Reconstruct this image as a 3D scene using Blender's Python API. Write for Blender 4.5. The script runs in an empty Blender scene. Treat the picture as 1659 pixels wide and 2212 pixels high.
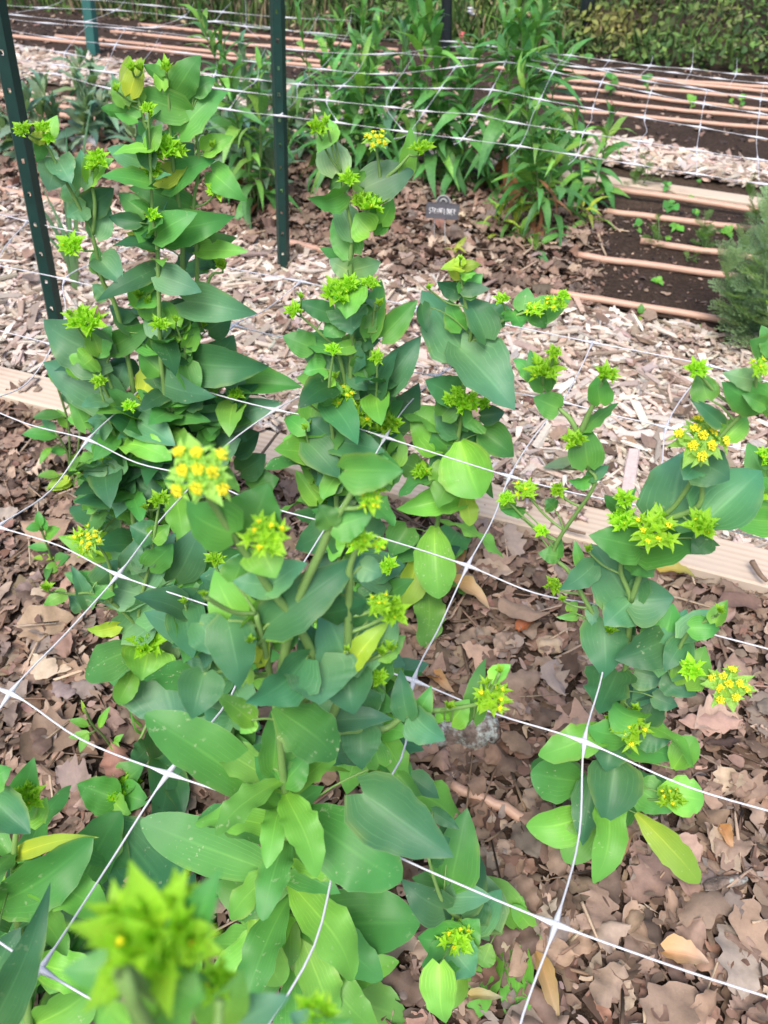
import bpy, math, random
import numpy as np
from mathutils import Vector, Matrix, noise
random.seed(7); rng = np.random.default_rng(11)
R = math.radians
scene = bpy.context.scene
COL = scene.collection

# ------------------------------------------------------------------ camera
F, CX, CY = 1720.0, 829.5, 1106.0          # focal length and centre for a 1659 x 2212 picture
PITCH, ROLL, HC = .7542, .0213, .925
CP, SP, CR, SR = math.cos(PITCH), math.sin(PITCH), math.cos(ROLL), math.sin(ROLL)
CAM = Vector((0, 0, HC))
FWD = Vector((0, CP, -SP))
RIGHT = Vector((CR, SR*SP, SR*CP)); UP = Vector((-SR, CR*SP, CR*CP))
def ray(px, py):
    a, b = px-CX, py-CY
    ix = CR*a+SR*b; iy = -SR*a+CR*b; u = -iy/F
    return Vector((ix/F, CP+u*SP, -SP+u*CP))
def G(px, py, z=0.0):
    d = ray(px, py); t = (z-HC)/d.z
    return CAM+d*t
def atD(px, py, D):
    return CAM+ray(px, py)*D
def depth(p): return (p-CAM).dot(FWD)
ORG = {0:(0,0), 1:(0,0), 2:(829.5,0), 3:(0,553), 4:(829.5,553), 5:(0,1105.5), 6:(829.5,1105.5), 7:(0,1659), 8:(829.5,1659)}
def T(t, x, y):
    if t == 0: return (x, y)
    o = ORG[t]; return (o[0]+x/2, o[1]+y/2)
cd = bpy.data.cameras.new('camera'); cam = bpy.data.objects.new('camera', cd); COL.objects.link(cam)
cam.matrix_world = Matrix(((RIGHT.x, UP.x, -FWD.x, 0), (RIGHT.y, UP.y, -FWD.y, 0), (RIGHT.z, UP.z, -FWD.z, HC), (0,0,0,1)))
cd.sensor_fit = 'VERTICAL'; cd.sensor_height = 24; cd.sensor_width = 18; cd.lens = F/2212*24
cd.clip_start = .01; cd.clip_end = 500
cd.dof.use_dof = True; cd.dof.focus_distance = .74; cd.dof.aperture_fstop = 7.0
scene.camera = cam

# ------------------------------------------------------------------ tagging and mesh helpers
def tag(o, label=None, cat=None, group=None, kind=None):
    if label: o['label'] = label
    if cat: o['category'] = cat
    if group: o['group'] = group
    if kind: o['kind'] = kind
    return o
def empty(name, loc, label, cat, group=None):
    o = bpy.data.objects.new(name, None); COL.objects.link(o); o.location = loc; o.empty_display_size = .02
    return tag(o, label, cat, group)
def mk(name, V, Fc, mat, parent=None, loc=(0,0,0), uv=None, smooth=True):
    me = bpy.data.meshes.new(name)
    me.from_pydata([tuple(v) for v in V], [], Fc)
    if uv is not None:
        ul = me.uv_layers.new(name='UVMap')
        idx = np.zeros(len(me.loops), np.int32); me.loops.foreach_get('vertex_index', idx)
        ul.data.foreach_set('uv', np.asarray(uv, np.float32)[idx].ravel())
    if smooth: me.polygons.foreach_set('use_smooth', [True]*len(me.polygons))
    me.materials.append(mat)
    o = bpy.data.objects.new(name, me); COL.objects.link(o); o.location = loc
    if parent: o.parent = parent
    return o
def mk_np(name, V, Q, mat, col=None, smooth=True):
    """big mesh of quads from arrays; col: one tint per vertex"""
    V = np.asarray(V, np.float32).reshape(-1, 3); Q = np.asarray(Q, np.int32)
    k = Q.shape[1]
    me = bpy.data.meshes.new(name)
    me.vertices.add(len(V)); me.vertices.foreach_set('co', V.ravel())
    me.loops.add(Q.size); me.loops.foreach_set('vertex_index', Q.ravel())
    me.polygons.add(len(Q)); me.polygons.foreach_set('loop_start', np.arange(len(Q), dtype=np.int32)*k)
    me.polygons.foreach_set('use_smooth', np.full(len(Q), smooth))
    if col is not None:
        a = me.attributes.new('tint', 'FLOAT_COLOR', 'POINT')
        c = np.ones((len(V), 4), np.float32); c[:, :3] = col; a.data.foreach_set('color', c.ravel())
    me.update(calc_edges=True); me.validate()
    me.materials.append(mat)
    o = bpy.data.objects.new(name, me); COL.objects.link(o)
    return o
class Tubes:
    def __init__(s): s.V = []; s.F = []
    def add(s, pts, rad, n=7, cap=True, flat=1.0):
        pts = [Vector(p) for p in pts]
        if not hasattr(rad, '__len__'): rad = [rad]*len(pts)
        b0 = len(s.V); prev = None
        for i, p in enumerate(pts):
            d = (pts[min(i+1, len(pts)-1)]-pts[max(i-1, 0)])
            if d.length < 1e-9: d = Vector((0, 0, 1))
            d.normalize()
            if prev is None:
                a = d.cross(Vector((0, 0, 1)) if abs(d.z) < .9 else Vector((1, 0, 0))).normalized()
            else:
                a = (prev-d*prev.dot(d)).normalized()
            prev = a; b = d.cross(a)
            for k in range(n):
                t = 2*math.pi*k/n
                s.V.append(p+(a*math.cos(t)+b*math.sin(t)*flat)*rad[i])
        m = len(pts)
        for i in range(m-1):
            for k in range(n):
                k2 = (k+1) % n
                s.F.append((b0+i*n+k, b0+i*n+k2, b0+(i+1)*n+k2, b0+(i+1)*n+k))
        if cap:
            s.F.append(tuple(b0+k for k in range(n))[::-1]); s.F.append(tuple(b0+(m-1)*n+k for k in range(n)))
    def build(s, name, mat, parent=None, base=Vector((0,0,0))):
        return mk(name, [Vector(v)-base for v in s.V], s.F, mat, parent, (0,0,0) if parent else base)
def catmull(P, n=6):
    P = [Vector(p) for p in P]
    if len(P) < 3:
        return [P[0].lerp(P[-1], i/n) for i in range(n+1)]
    out = []
    Q = [P[0]*2-P[1]]+P+[P[-1]*2-P[-2]]
    for i in range(1, len(Q)-2):
        a, b, c, d = Q[i-1:i+3]
        for k in range(n):
            t = k/n
            out.append(.5*((2*b)+(c-a)*t+(2*a-5*b+4*c-d)*t*t+(3*b-a-3*c+d)*t**3))
    out.append(P[-1]); return out

# ------------------------------------------------------------------ materials
def mat(name):
    m = bpy.data.materials.new(name); m.use_nodes = True
    nt = m.node_tree; nt.nodes.clear()
    out = nt.nodes.new('ShaderNodeOutputMaterial')
    b = nt.nodes.new('ShaderNodeBsdfPrincipled'); nt.links.new(b.outputs[0], out.inputs[0])
    return m, nt, b, out
class N:
    """short-hand for building node graphs"""
    def __init__(s, nt): s.nt = nt
    def new(s, t, **kw):
        n = s.nt.nodes.new('ShaderNode'+t)
        for k, v in kw.items(): setattr(n, k, v)
        return n
    def put(s, sock, v):
        if hasattr(v, 'links') or isinstance(v, bpy.types.NodeSocket): s.nt.links.new(v, sock)
        else: sock.default_value = v
    def math(s, op, a, b=None, clamp=False):
        n = s.new('Math', operation=op, use_clamp=clamp); s.put(n.inputs[0], a)
        if b is not None: s.put(n.inputs[1], b)
        return n.outputs[0]
    def mix(s, f, a, b, mode='MIX'):
        n = s.new('Mix', data_type='RGBA', blend_type=mode); s.put(n.inputs[0], f); s.put(n.inputs[6], a); s.put(n.inputs[7], b)
        return n.outputs[2]
    def noise(s, vec, scale, detail=3, rough=.55):
        n = s.new('TexNoise'); n.inputs['Scale'].default_value = scale; n.inputs['Detail'].default_value = detail
        n.inputs['Roughness'].default_value = rough
        if vec is not None: s.nt.links.new(vec, n.inputs['Vector'])
        return n.outputs[0]
    def ramp(s, f, lo, hi):
        n = s.new('MapRange', clamp=True); s.put(n.inputs[0], f); n.inputs[1].default_value = lo; n.inputs[2].default_value = hi
        return n.outputs[0]
    def bump(s, h, strength, dist):
        n = s.new('Bump'); n.inputs['Strength'].default_value = strength; n.inputs['Distance'].default_value = dist
        s.put(n.inputs['Height'], h); return n.outputs[0]
def rgb(r, g, b): return (r, g, b, 1)

def leaf_material(name, veins=6.0, vein_str=.42, trans=.22, rough=.46, bump=.16):
    m, nt, b, out = mat(name); n = N(nt)
    oi = n.new('ObjectInfo'); tc = n.new('TexCoord'); sep = n.new('SeparateXYZ'); nt.links.new(tc.outputs['UV'], sep.inputs[0])
    u, v = sep.outputs[0], sep.outputs[1]                     # u along the leaf, v across (-1..1 stored as 0..1)
    vv = n.math('ABSOLUTE', n.math('SUBTRACT', n.math('MULTIPLY', v, 2.0), 1.0))
    wob = n.noise(tc.outputs['Object'], 26, 2)
    ph = n.math('ADD', n.math('MULTIPLY', n.math('POWER', vv, .8), veins), n.math('MULTIPLY', wob, 1.1))
    pp = n.math('ABSOLUTE', n.math('SUBTRACT', n.math('FRACT', ph), .5))
    line = n.math('MULTIPLY', n.ramp(pp, .36, .49), n.ramp(n.noise(tc.outputs['Object'], 60, 2), .3, .62))
    fade = n.ramp(u, .85, .12)
    vein = n.math('MULTIPLY', line, fade)
    mid = n.math('MULTIPLY', n.ramp(vv, .09, .0), n.ramp(u, 1.0, .25))
    rib = n.math('MULTIPLY', n.math('MULTIPLY', n.ramp(vv, .55, .05), n.ramp(u, .55, .0)), .6)
    vein = n.math('MAXIMUM', n.math('MAXIMUM', n.math('MULTIPLY', vein, .85), mid), rib)
    big = n.noise(tc.outputs['Object'], 18, 3); fine = n.noise(tc.outputs['Object'], 140, 3)
    base = n.mix(1.0, oi.outputs['Color'], n.mix(big, rgb(.62,.68,.66), rgb(1.38,1.30,1.30)), 'MULTIPLY')
    base = n.mix(n.math('MULTIPLY', fine, .35), base, n.mix(1.0, base, rgb(.72,.75,.8), 'MULTIPLY'))
    base = n.mix(u, n.mix(1.0, base, rgb(1.32,1.12,.86), 'MULTIPLY'), n.mix(1.0, base, rgb(.90,.95,1.12), 'MULTIPLY'))
    # old leaves turn yellow along their margins in places
    ed = n.math('MULTIPLY', n.ramp(vv, .70, 1.0), n.ramp(big, .52, .66))
    base = n.mix(n.math('MULTIPLY', ed, .45), base, rgb(.22,.30,.07))
    pale = n.mix(1.0, base, rgb(2.1,1.62,1.75), 'MULTIPLY')
    c = n.mix(n.math('MULTIPLY', vein, vein_str*1.5, True), base, pale)
    c = n.mix(n.math('MULTIPLY', n.ramp(vv, .965, 1.0), .32), c, rgb(.22,.34,.16))
    # chewed and scraped white flecks, as many as the leaf's alpha says
    vor = n.new('TexNoise'); vor.inputs['Scale'].default_value = 230; vor.inputs['Detail'].default_value = 2; nt.links.new(tc.outputs['Object'], vor.inputs['Vector'])
    patch = n.ramp(n.noise(tc.outputs['Object'], 34, 1), .50, .60)
    sp = n.math('MULTIPLY', n.math('MULTIPLY', n.ramp(vor.outputs[0], .63, .70), patch), oi.outputs['Alpha'])
    c = n.mix(n.math('MULTIPLY', sp, .65), c, rgb(.40,.46,.34))
    geo = n.new('NewGeometry')
    back = n.mix(1.0, c, rgb(1.25,1.2,1.05), 'MULTIPLY')
    c = n.mix(geo.outputs['Backfacing'], c, back)
    n.put(b.inputs['Base Color'], c); b.inputs['Roughness'].default_value = rough
    b.inputs['Specular IOR Level'].default_value = .34
    bm = n.bump(n.math('ADD', n.math('MULTIPLY', vein, -1.0), n.math('MULTIPLY', big, .8)), bump, .0012)
    n.put(b.inputs['Normal'], bm)
    tr = n.new('BsdfTranslucent'); tcx = n.mix(1.0, c, rgb(1.5,1.5,.55), 'MULTIPLY'); n.put(tr.inputs[0], tcx)
    mx = n.new('MixShader'); mx.inputs[0].default_value = trans
    nt.links.new(b.outputs[0], mx.inputs[1]); nt.links.new(tr.outputs[0], mx.inputs[2]); nt.links.new(mx.outputs[0], out.inputs[0])
    return m
M_LEAF = leaf_material('thoroughwax leaf')
M_LANCE = leaf_material('strawflower leaf', veins=2.2, vein_str=.2, trans=.3, rough=.45)
M_BRACT = leaf_material('bract', veins=2.0, vein_str=.15, trans=.42, rough=.5)

def simple(name, color, rough=.6, nscale=60, var=.25, bump=0, bdist=.001, spec=.3, objcol=False):
    m, nt, b, out = mat(name); n = N(nt); tc = n.new('TexCoord')
    no = n.noise(tc.outputs['Object'], nscale, 4)
    src = rgb(*color)
    if objcol: src = n.new('ObjectInfo').outputs['Color']
    c = n.mix(1.0, src, n.mix(no, rgb(1-var,1-var,1-var), rgb(1+var,1+var,1+var)), 'MULTIPLY')
    n.put(b.inputs['Base Color'], c); b.inputs['Roughness'].default_value = rough; b.inputs['Specular IOR Level'].default_value = spec
    if bump: n.put(b.inputs['Normal'], n.bump(no, bump, bdist))
    return m
M_STEM = simple('stem', (.17,.27,.09), .5, 90, .2, objcol=True)
M_FLORET = simple('floret', (.80,.70,.03), .6, 300, .25)
M_NET = simple('net plastic', (.54,.55,.60), .35, 200, .06, spec=.5)
M_POST = simple('painted post', (.008,.038,.032), .42, 40, .35, bump=.2, spec=.45)
M_POSTB = simple('dark painted post', (.010,.016,.020), .45, 40, .3, spec=.4)
M_POSTT = simple('teal painted post', (.03,.13,.12), .5, 40, .25, spec=.4)
M_PIPE = simple('drip pipe', (.50,.31,.23), .42, 30, .14, spec=.45)
M_WIRE = simple('wire', (.35,.35,.36), .4, 80, .1, spec=.5)
M_SLATE = simple('slate', (.085,.085,.098), .55, 50, .3)
M_CHALK = simple('chalk paint', (.78,.78,.80), .7, 150, .1)
M_SILVER = simple('silver rim', (.30,.31,.31), .5, 90, .25)
M_WHITE = simple('white tag', (.72,.73,.80), .6, 30, .1)
M_PINK = simple('pink petal', (.72,.16,.18), .6, 60, .2)
M_TWIG = simple('twig', (.20,.14,.10), .8, 70, .4, .4)
M_TWIGP = simple('pale twig', (.42,.32,.23), .8, 70, .3, .3)
M_TEAL = simple('teal plastic', (.02,.30,.24), .4, 30, .1)
M_BLUE = simple('blue plastic', (.06,.14,.60), .4, 30, .1)

def tinted(name, rough, nscale, var, bump, bdist, spec=.2, streak=None):
    m, nt, b, out = mat(name); n = N(nt); tc = n.new('TexCoord')
    at = n.new('Attribute', attribute_name='tint')
    no = n.noise(tc.outputs['Object'], nscale, 5, .65)
    c = n.mix(1.0, at.outputs['Color'], n.mix(no, rgb(1-var,1-var,1-var), rgb(1+var,1+var,1+var)), 'MULTIPLY')
    n.put(b.inputs['Base Color'], c); b.inputs['Roughness'].default_value = rough; b.inputs['Specular IOR Level'].default_value = spec
    n.put(b.inputs['Normal'], n.bump(no, bump, bdist))
    return m
M_LITTER = tinted('dead leaf', .62, 130, .32, .35, .002, .28)
M_CHIP = tinted('wood chip', .8, 170, .38, .5, .002, .15)
M_WEED = tinted('weed leaf', .6, 60, .3, .0, .001, .2)

def soil_material(name, dark, light):
    m, nt, b, out = mat(name); n = N(nt); tc = n.new('TexCoord')
    a = n.noise(tc.outputs['Object'], 7, 4); c2 = n.noise(tc.outputs['Object'], 95, 6, .7); g = n.noise(tc.outputs['Object'], 330, 3, .6)
    c = n.mix(n.ramp(c2, .3, .72), rgb(*dark), rgb(*light))
    c = n.mix(n.math('MULTIPLY', n.ramp(a, .4, .65), .5), c, n.mix(1.0, c, rgb(.65,.63,.62), 'MULTIPLY'))
    c = n.mix(n.math('MULTIPLY', n.ramp(g, .66, .72), .6), c, rgb(.30,.25,.20))
    n.put(b.inputs['Base Color'], c); b.inputs['Roughness'].default_value = .9; b.inputs['Specular IOR Level'].default_value = .15
    n.put(b.inputs['Normal'], n.bump(n.math('ADD', c2, n.math('MULTIPLY', a, 1.5)), .9, .012))
    return m
M_GROUND = soil_material('brown ground', (.040,.026,.019), (.12,.085,.063))
M_SOIL = soil_material('dark soil', (.028,.018,.014), (.085,.058,.045))
M_PATH = soil_material('path bed', (.10,.075,.055), (.26,.20,.16))

def plank_material():
    m, nt, b, out = mat('pine board'); n = N(nt); tc = n.new('TexCoord')
    mp = n.new('Mapping'); mp.inputs['Scale'].default_value = (1.2, 22, 22); nt.links.new(tc.outputs['Object'], mp.inputs[0])
    w = n.new('TexWave', wave_type='BANDS', bands_direction='Y'); w.inputs['Scale'].default_value = 1.1; w.inputs['Distortion'].default_value = 3.5
    w.inputs['Detail'].default_value = 2; w.inputs['Detail Scale'].default_value = .9; nt.links.new(mp.outputs[0], w.inputs[0])
    sc = n.noise(tc.outputs['Object'], 9, 4)
    c = n.mix(n.math('MULTIPLY', n.math('MULTIPLY', n.ramp(w.outputs[1], .35, .95), n.ramp(sc, .25, .6)), .62), rgb(.56,.46,.37), rgb(.42,.30,.22))
    c = n.mix(n.math('MULTIPLY', n.ramp(sc, .52, .72), .4), c, rgb(.28,.21,.17))
    n.put(b.inputs['Base Color'], c); b.inputs['Roughness'].default_value = .7; b.inputs['Specular IOR Level'].default_value = .2
    n.put(b.inputs['Normal'], n.bump(w.outputs[1], .25, .001))
    return m
M_PLANK = plank_material()
def bark_material():
    m, nt, b, out = mat('lichen bark'); n = N(nt); tc = n.new('TexCoord')
    a = n.noise(tc.outputs['Object'], 45, 5, .7); l = n.noise(tc.outputs['Object'], 28, 4, .65); s = n.noise(tc.outputs['Object'], 160, 3)
    c = n.mix(n.ramp(a, .35, .68), rgb(.05,.038,.032), rgb(.24,.18,.15))
    li = n.math('MULTIPLY', n.ramp(l, .50, .58), n.ramp(s, .35, .55))
    c = n.mix(li, c, rgb(.34,.37,.35))
    n.put(b.inputs['Base Color'], c); b.inputs['Roughness'].default_value = .9
    n.put(b.inputs['Normal'], n.bump(a, .9, .006))
    return m
M_BARK = bark_material()

# ------------------------------------------------------------------ light
w = bpy.data.worlds.new('World'); scene.world = w; w.use_nodes = True
nt = w.node_tree; bg = nt.nodes['Background']; sky = nt.nodes.new('ShaderNodeTexSky'); sky.sky_type = 'NISHITA'
SUN_EL, SUN_AZ = 58, 200
sky.sun_disc = False; sky.sun_elevation = R(SUN_EL); sky.sun_rotation = R(SUN_AZ); sky.dust_density = 4.0; sky.air_density = 1.0; sky.ozone_density = .6
nt.links.new(sky.outputs[0], bg.inputs[0]); bg.inputs[1].default_value = .12
sd = bpy.data.lights.new('sun', 'SUN'); sd.energy = 1.5; sd.angle = R(30); sd.color = (1, .96, .90)
so = bpy.data.objects.new('sun', sd); COL.objects.link(so)
sv = Vector((math.sin(R(SUN_AZ))*math.cos(R(SUN_EL)), math.cos(R(SUN_AZ))*math.cos(R(SUN_EL)), math.sin(R(SUN_EL))))
so.rotation_euler = sv.to_track_quat('Z', 'Y').to_euler()
vs = scene.view_settings; vs.view_transform = 'Standard'; vs.look = 'None'; vs.gamma = 1; vs.use_curve_mapping = False; vs.exposure = 1.05
scene.cycles.max_bounces = 6; scene.cycles.transmission_bounces = 4; scene.cycles.diffuse_bounces = 3
scene.cycles.use_denoising = True

# ------------------------------------------------------------------ ground, beds and paths
def hgt(x, y): return .012*noise.noise(Vector((x*2.1, y*2.1, 3)))+.006*noise.noise(Vector((x*7, y*7, 9)))
def sheet(name, corners, z, material, n=40, m=20, bumpy=1.0):
    a, b, c, d = [Vector((p.x, p.y, 0)) for p in corners]
    V = []; Fc = []
    for j in range(m+1):
        for i in range(n+1):
            p = a.lerp(b, i/n).lerp(d.lerp(c, i/n), j/m)
            V.append((p.x, p.y, z+bumpy*hgt(p.x, p.y)))
    for j in range(m):
        for i in range(n):
            k = j*(n+1)+i; Fc.append((k, k+1, k+n+2, k+n+1))
    return tag(mk(name, V, Fc, material), kind='structure')
def ext(p, q, s, t):
    a, b = G(*p), G(*q); return a+(b-a)*s, a+(b-a)*t
gx = [-60, -20, -8]+[-4+.1*i for i in range(81)]+[8, 20, 60]
gy = [-60, -15, -4]+[-1+.1*i for i in range(81)]+[12, 25, 80]
V = [(x, y, hgt(x, y)-.004) for y in gy for x in gx]; nx = len(gx)
tag(mk('ground', V, [(j*nx+i, j*nx+i+1, (j+1)*nx+i+1, (j+1)*nx+i) for j in range(len(gy)-1) for i in range(nx-1)], M_GROUND), kind='structure')
P1N = ext((0,848), (1650,1262), -.35, 1.35); P1F = ext((0,790), (1650,1200), -.35, 1.35)
B2N = ext((0,425), (1659,765), -.35, 1.35)
P2N = ext((20,192), (1659,432), -.25, 1.25); P2F = ext((20,170), (1659,408), -.25, 1.25)
B3N = ext((0,104), (1659,366), -.2, 1.25); B3F = ext((250,42), (1659,168), -.5, 1.3)
sheet('wood_chip_path', (P1F[0], P1F[1], B2N[1], B2N[0]), .006, M_PATH, 50, 14)
sheet('far_wood_chip_path', (P2F[0], P2F[1], B3N[1], B3N[0]), .006, M_PATH, 50, 14)
s0 = G(1225,648); s1 = G(1290,455)
sheet('bed_soil', (s0, B2N[1], P2N[1], s1), .012, M_SOIL, 40, 20, 1.3)
sheet('far_bed_soil', (B3N[0], B3N[1], B3F[1], B3F[0]), .012, M_SOIL, 60, 20, 1.3)

def board(name, a, b, width, thick, label, split=None):
    """a pine board lying along a-b (near edge), width away from the camera"""
    d = (b-a); L = d.length; d.normalize(); s = Vector((-d.y, d.x, 0))
    if s.y < 0: s = -s
    c = .003; V = []; nseg = 30
    prof = [(0,0), (0,thick-c), (c,thick), (width-c,thick), (width,thick-c), (width,0)]
    for i in range(nseg+1):
        x = L*i/nseg; wv = .004*noise.noise(Vector((x*1.2, a.x*3, 5)))
        for (q, z) in prof: V.append((x, q+wv, z+.002*noise.noise(Vector((x*2, a.y, 1)))))
    Fc = []; k = len(prof)
    for i in range(nseg):
        for j in range(k-1): Fc.append((i*k+j, (i+1)*k+j, (i+1)*k+j+1, i*k+j+1))
    Fc.append(tuple(range(k))); Fc.append(tuple(nseg*k+j for j in range(k))[::-1])
    o = mk(name, V, Fc, M_PLANK, smooth=False); o.location = (a.x, a.y, -.004)
    o.rotation_euler.z = math.atan2(d.y, d.x)
    return tag(o, label, 'board')
def pl(p, q, z): return G(p[0], p[1], z), G(q[0], q[1], z)
def along(p, q, s, t, z=.03):
    a, b = G(*p, z), G(*q, z); return a+(b-a)*s, a+(b-a)*t
a, b = along((0,848), (1650,1262), -.3, .392); board('edging_board', Vector((a.x,a.y,0)), Vector((b.x,b.y,0)), .085, .03, 'pale pine edging board behind the leafy left clump, bare at the left edge')
a, b = along((0,848), (1650,1262), .396, 1.3); board('edging_board', Vector((a.x,a.y,0)), Vector((b.x,b.y,0)), .085, .03, 'pale pine edging board with clear grain passing behind the tall plant on the right')
a, b = along((20,192), (1659,432), -.25, .52); board('edging_board', Vector((a.x,a.y,0)), Vector((b.x,b.y,0)), .055, .02, 'far weathered edging board at upper left beyond the grey green plants')
a, b = along((20,192), (1659,432), .524, 1.2); board('edging_board', Vector((a.x,a.y,0)), Vector((b.x,b.y,0)), .055, .02, 'far edging board at right between the seedling bed and the chip path')

def ihgt(P): return np.array([hgt(x, y) for x, y in P])
def quad_pts(corners, n, margin=0):
    a, b, c, d = [np.array((p.x, p.y)) for p in corners]
    u, v = rng.random(n), rng.random(n)
    return ((a[None]*(1-u)[:,None]+b[None]*u[:,None])*(1-v)[:,None]+(d[None]*(1-u)[:,None]+c[None]*u[:,None])*v[:,None])
def palette(cols, wts, n, jit=.18):
    cols = np.array(cols); k = rng.choice(len(cols), n, p=np.array(wts)/sum(wts))
    c = cols[k]*(1+jit*rng.standard_normal((n,1)))*(1+.03*rng.standard_normal((n,3)))
    return np.clip(c, .01, .85)
def frames(n, tilt):
    """random orientations mostly flat on the ground"""
    az = rng.random(n)*2*np.pi; ta = rng.random(n)*2*np.pi; tl = np.abs(rng.standard_normal(n))*tilt
    nrm = np.stack([np.sin(tl)*np.cos(ta), np.sin(tl)*np.sin(ta), np.cos(tl)], 1)
    x = np.stack([np.cos(az), np.sin(az), np.zeros(n)], 1); x -= nrm*(x*nrm).sum(1)[:,None]; x /= np.linalg.norm(x,axis=1)[:,None]
    y = np.cross(nrm, x); return x, y, nrm
def scatter_oak(P, L, z, tilt, cols, curl=1.0):
    """lobed dead leaves: a strip of cross-rows, 5 vertices each"""
    n = len(P); m = 19; u = np.linspace(0, 1, m)
    x, y, nr = frames(n, tilt)
    lob = rng.integers(3, 5, n)[:,None]; ph = rng.random((n,1))*.5
    body = np.clip(np.sin(np.pi*np.clip(u,0,1)**.95), 0, 1)[None]**.7
    def side():
        s = .5+.5*np.cos(2*np.pi*(u[None]*lob+ph+.06*rng.standard_normal((n,1))))
        depth = (.12+.42*rng.random((n,1)))
        return body*(1-depth*s)*(.30+.07*rng.standard_normal((n,1)))
    wl, wr = side(), side()
    wl[:,0] = wr[:,0] = .012; wl[:,1] = wr[:,1] = .014; wl[:,-1] = wr[:,-1] = .01
    bend = curl*(.25*rng.standard_normal((n,1))); fold = curl*(.35*rng.standard_normal((n,1))); tw = curl*.5*rng.standard_normal((n,1))
    wig = curl*.05*np.sin(2*np.pi*(u[None]*(1.5+rng.random((n,1))*2)+rng.random((n,1))))
    rows = []
    sweep = .12*rng.standard_normal((n,1))*np.sin(np.pi*u)[None]
    for f, wd in ((-1,wl),(-.5,wl),(0,wl),(.5,wr),(1,wr)):
        wloc = f*wd
        zz = bend*(u[None]-.5)**2*2+fold*np.abs(wloc)+tw*(u[None]-.5)*wloc+wig*np.abs(f)+curl*.9*rng.standard_normal((n,1))*(wloc**2)*2
        rows.append(np.stack([np.broadcast_to(u[None]-.5,(n,m)), wloc+sweep, zz], -1))
    A = np.stack(rows, 2)*L[:,None,None,None]                                   # n,m,5,3
    A[...,2] -= A[...,2].min(axis=(1,2))[:,None,None]*.7
    W = A[...,0:1]*x[:,None,None]+A[...,1:2]*y[:,None,None]+A[...,2:3]*nr[:,None,None]
    W[...,0] += P[:,0][:,None,None]; W[...,1] += P[:,1][:,None,None]; W[...,2] += z[:,None,None]
    q = np.array([(i*5+j, (i+1)*5+j, (i+1)*5+j+1, i*5+j+1) for i in range(m-1) for j in range(4)])
    Q = (q[None]+(np.arange(n)*m*5)[:,None,None]).reshape(-1,4)
    return W.reshape(-1,3), Q, np.repeat(cols, m*5, 0)
def scatter_bits(P, L, z, tilt, cols, ratio=.6, curl=.3):
    """torn leaf crumbs: a curled 8-point polygon as four quads round a middle vertex"""
    n = len(P); x, y, nr = frames(n, tilt)
    a = np.arange(8)*np.pi/4
    r = .5*(1+.28*rng.standard_normal((n,8))).clip(.35,1.6)
    A = np.zeros((n,9,3)); A[:,:8,0] = r*np.cos(a); A[:,:8,1] = r*np.sin(a)*ratio*(1+.3*rng.standard_normal((n,1)))
    A[:,:8,2] = curl*(A[:,:8,0]**2*2*rng.standard_normal((n,1))+A[:,:8,1]**2*3*rng.standard_normal((n,1)))+.05*rng.standard_normal((n,8))
    A *= L[:,None,None]
    W = A[...,0:1]*x[:,None]+A[...,1:2]*y[:,None]+A[...,2:3]*nr[:,None]
    W[...,0] += P[:,0][:,None]; W[...,1] += P[:,1][:,None]; W[...,2] += z[:,None]
    q = np.array([(8,0,1,2),(8,2,3,4),(8,4,5,6),(8,6,7,0)])
    Q = (q[None]+(np.arange(n)*9)[:,None,None]).reshape(-1,4)
    return W.reshape(-1,3), Q, np.repeat(cols, 9, 0)
def scatter_chips(P, L, Wd, Th, z, tilt, cols):
    n = len(P); x, y, nr = frames(n, tilt)
    c = np.array([(sx,sy,sz) for sz in (-1,1) for sy in (-1,1) for sx in (-1,1)], float)*.5
    A = np.broadcast_to(c,(n,8,3)).copy()
    A[...,0] += .16*rng.standard_normal((n,8)); A[...,1] *= (1+.3*rng.standard_normal((n,8))).clip(.2,1.7); A[...,2] += .12*rng.standard_normal((n,8))
    A[...,1] += A[...,0]**2*rng.standard_normal((n,1))*.6
    A *= np.stack([L,Wd,Th],1)[:,None]
    W = A[...,0:1]*x[:,None]+A[...,1:2]*y[:,None]+A[...,2:3]*nr[:,None]
    W[...,0] += P[:,0][:,None]; W[...,1] += P[:,1][:,None]; W[...,2] += z[:,None]
    q = np.array([(0,2,3,1),(4,5,7,6),(0,1,5,4),(2,6,7,3),(0,4,6,2),(1,3,7,5)])
    Q = (q[None]+(np.arange(n)*8)[:,None,None]).reshape(-1,4)
    return W.reshape(-1,3), Q, np.repeat(cols, 8, 0)
def join(parts):
    V, Q, C, k = [], [], [], 0
    for v, q, c in parts: V.append(v); Q.append(q+k); C.append(c); k += len(v)
    return np.concatenate(V), np.concatenate(Q), np.concatenate(C)
TAN = [(.255,.176,.134), (.195,.132,.100), (.32,.235,.182), (.115,.077,.059), (.225,.180,.155), (.195,.115,.085), (.40,.31,.24)]
TW = [30, 26, 14, 14, 9, 7, 3]
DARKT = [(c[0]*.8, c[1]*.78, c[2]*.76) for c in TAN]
def zrand(P, lo, hi): return ihgt(P)+lo+(hi-lo)*rng.random(len(P))**1.6

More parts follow.
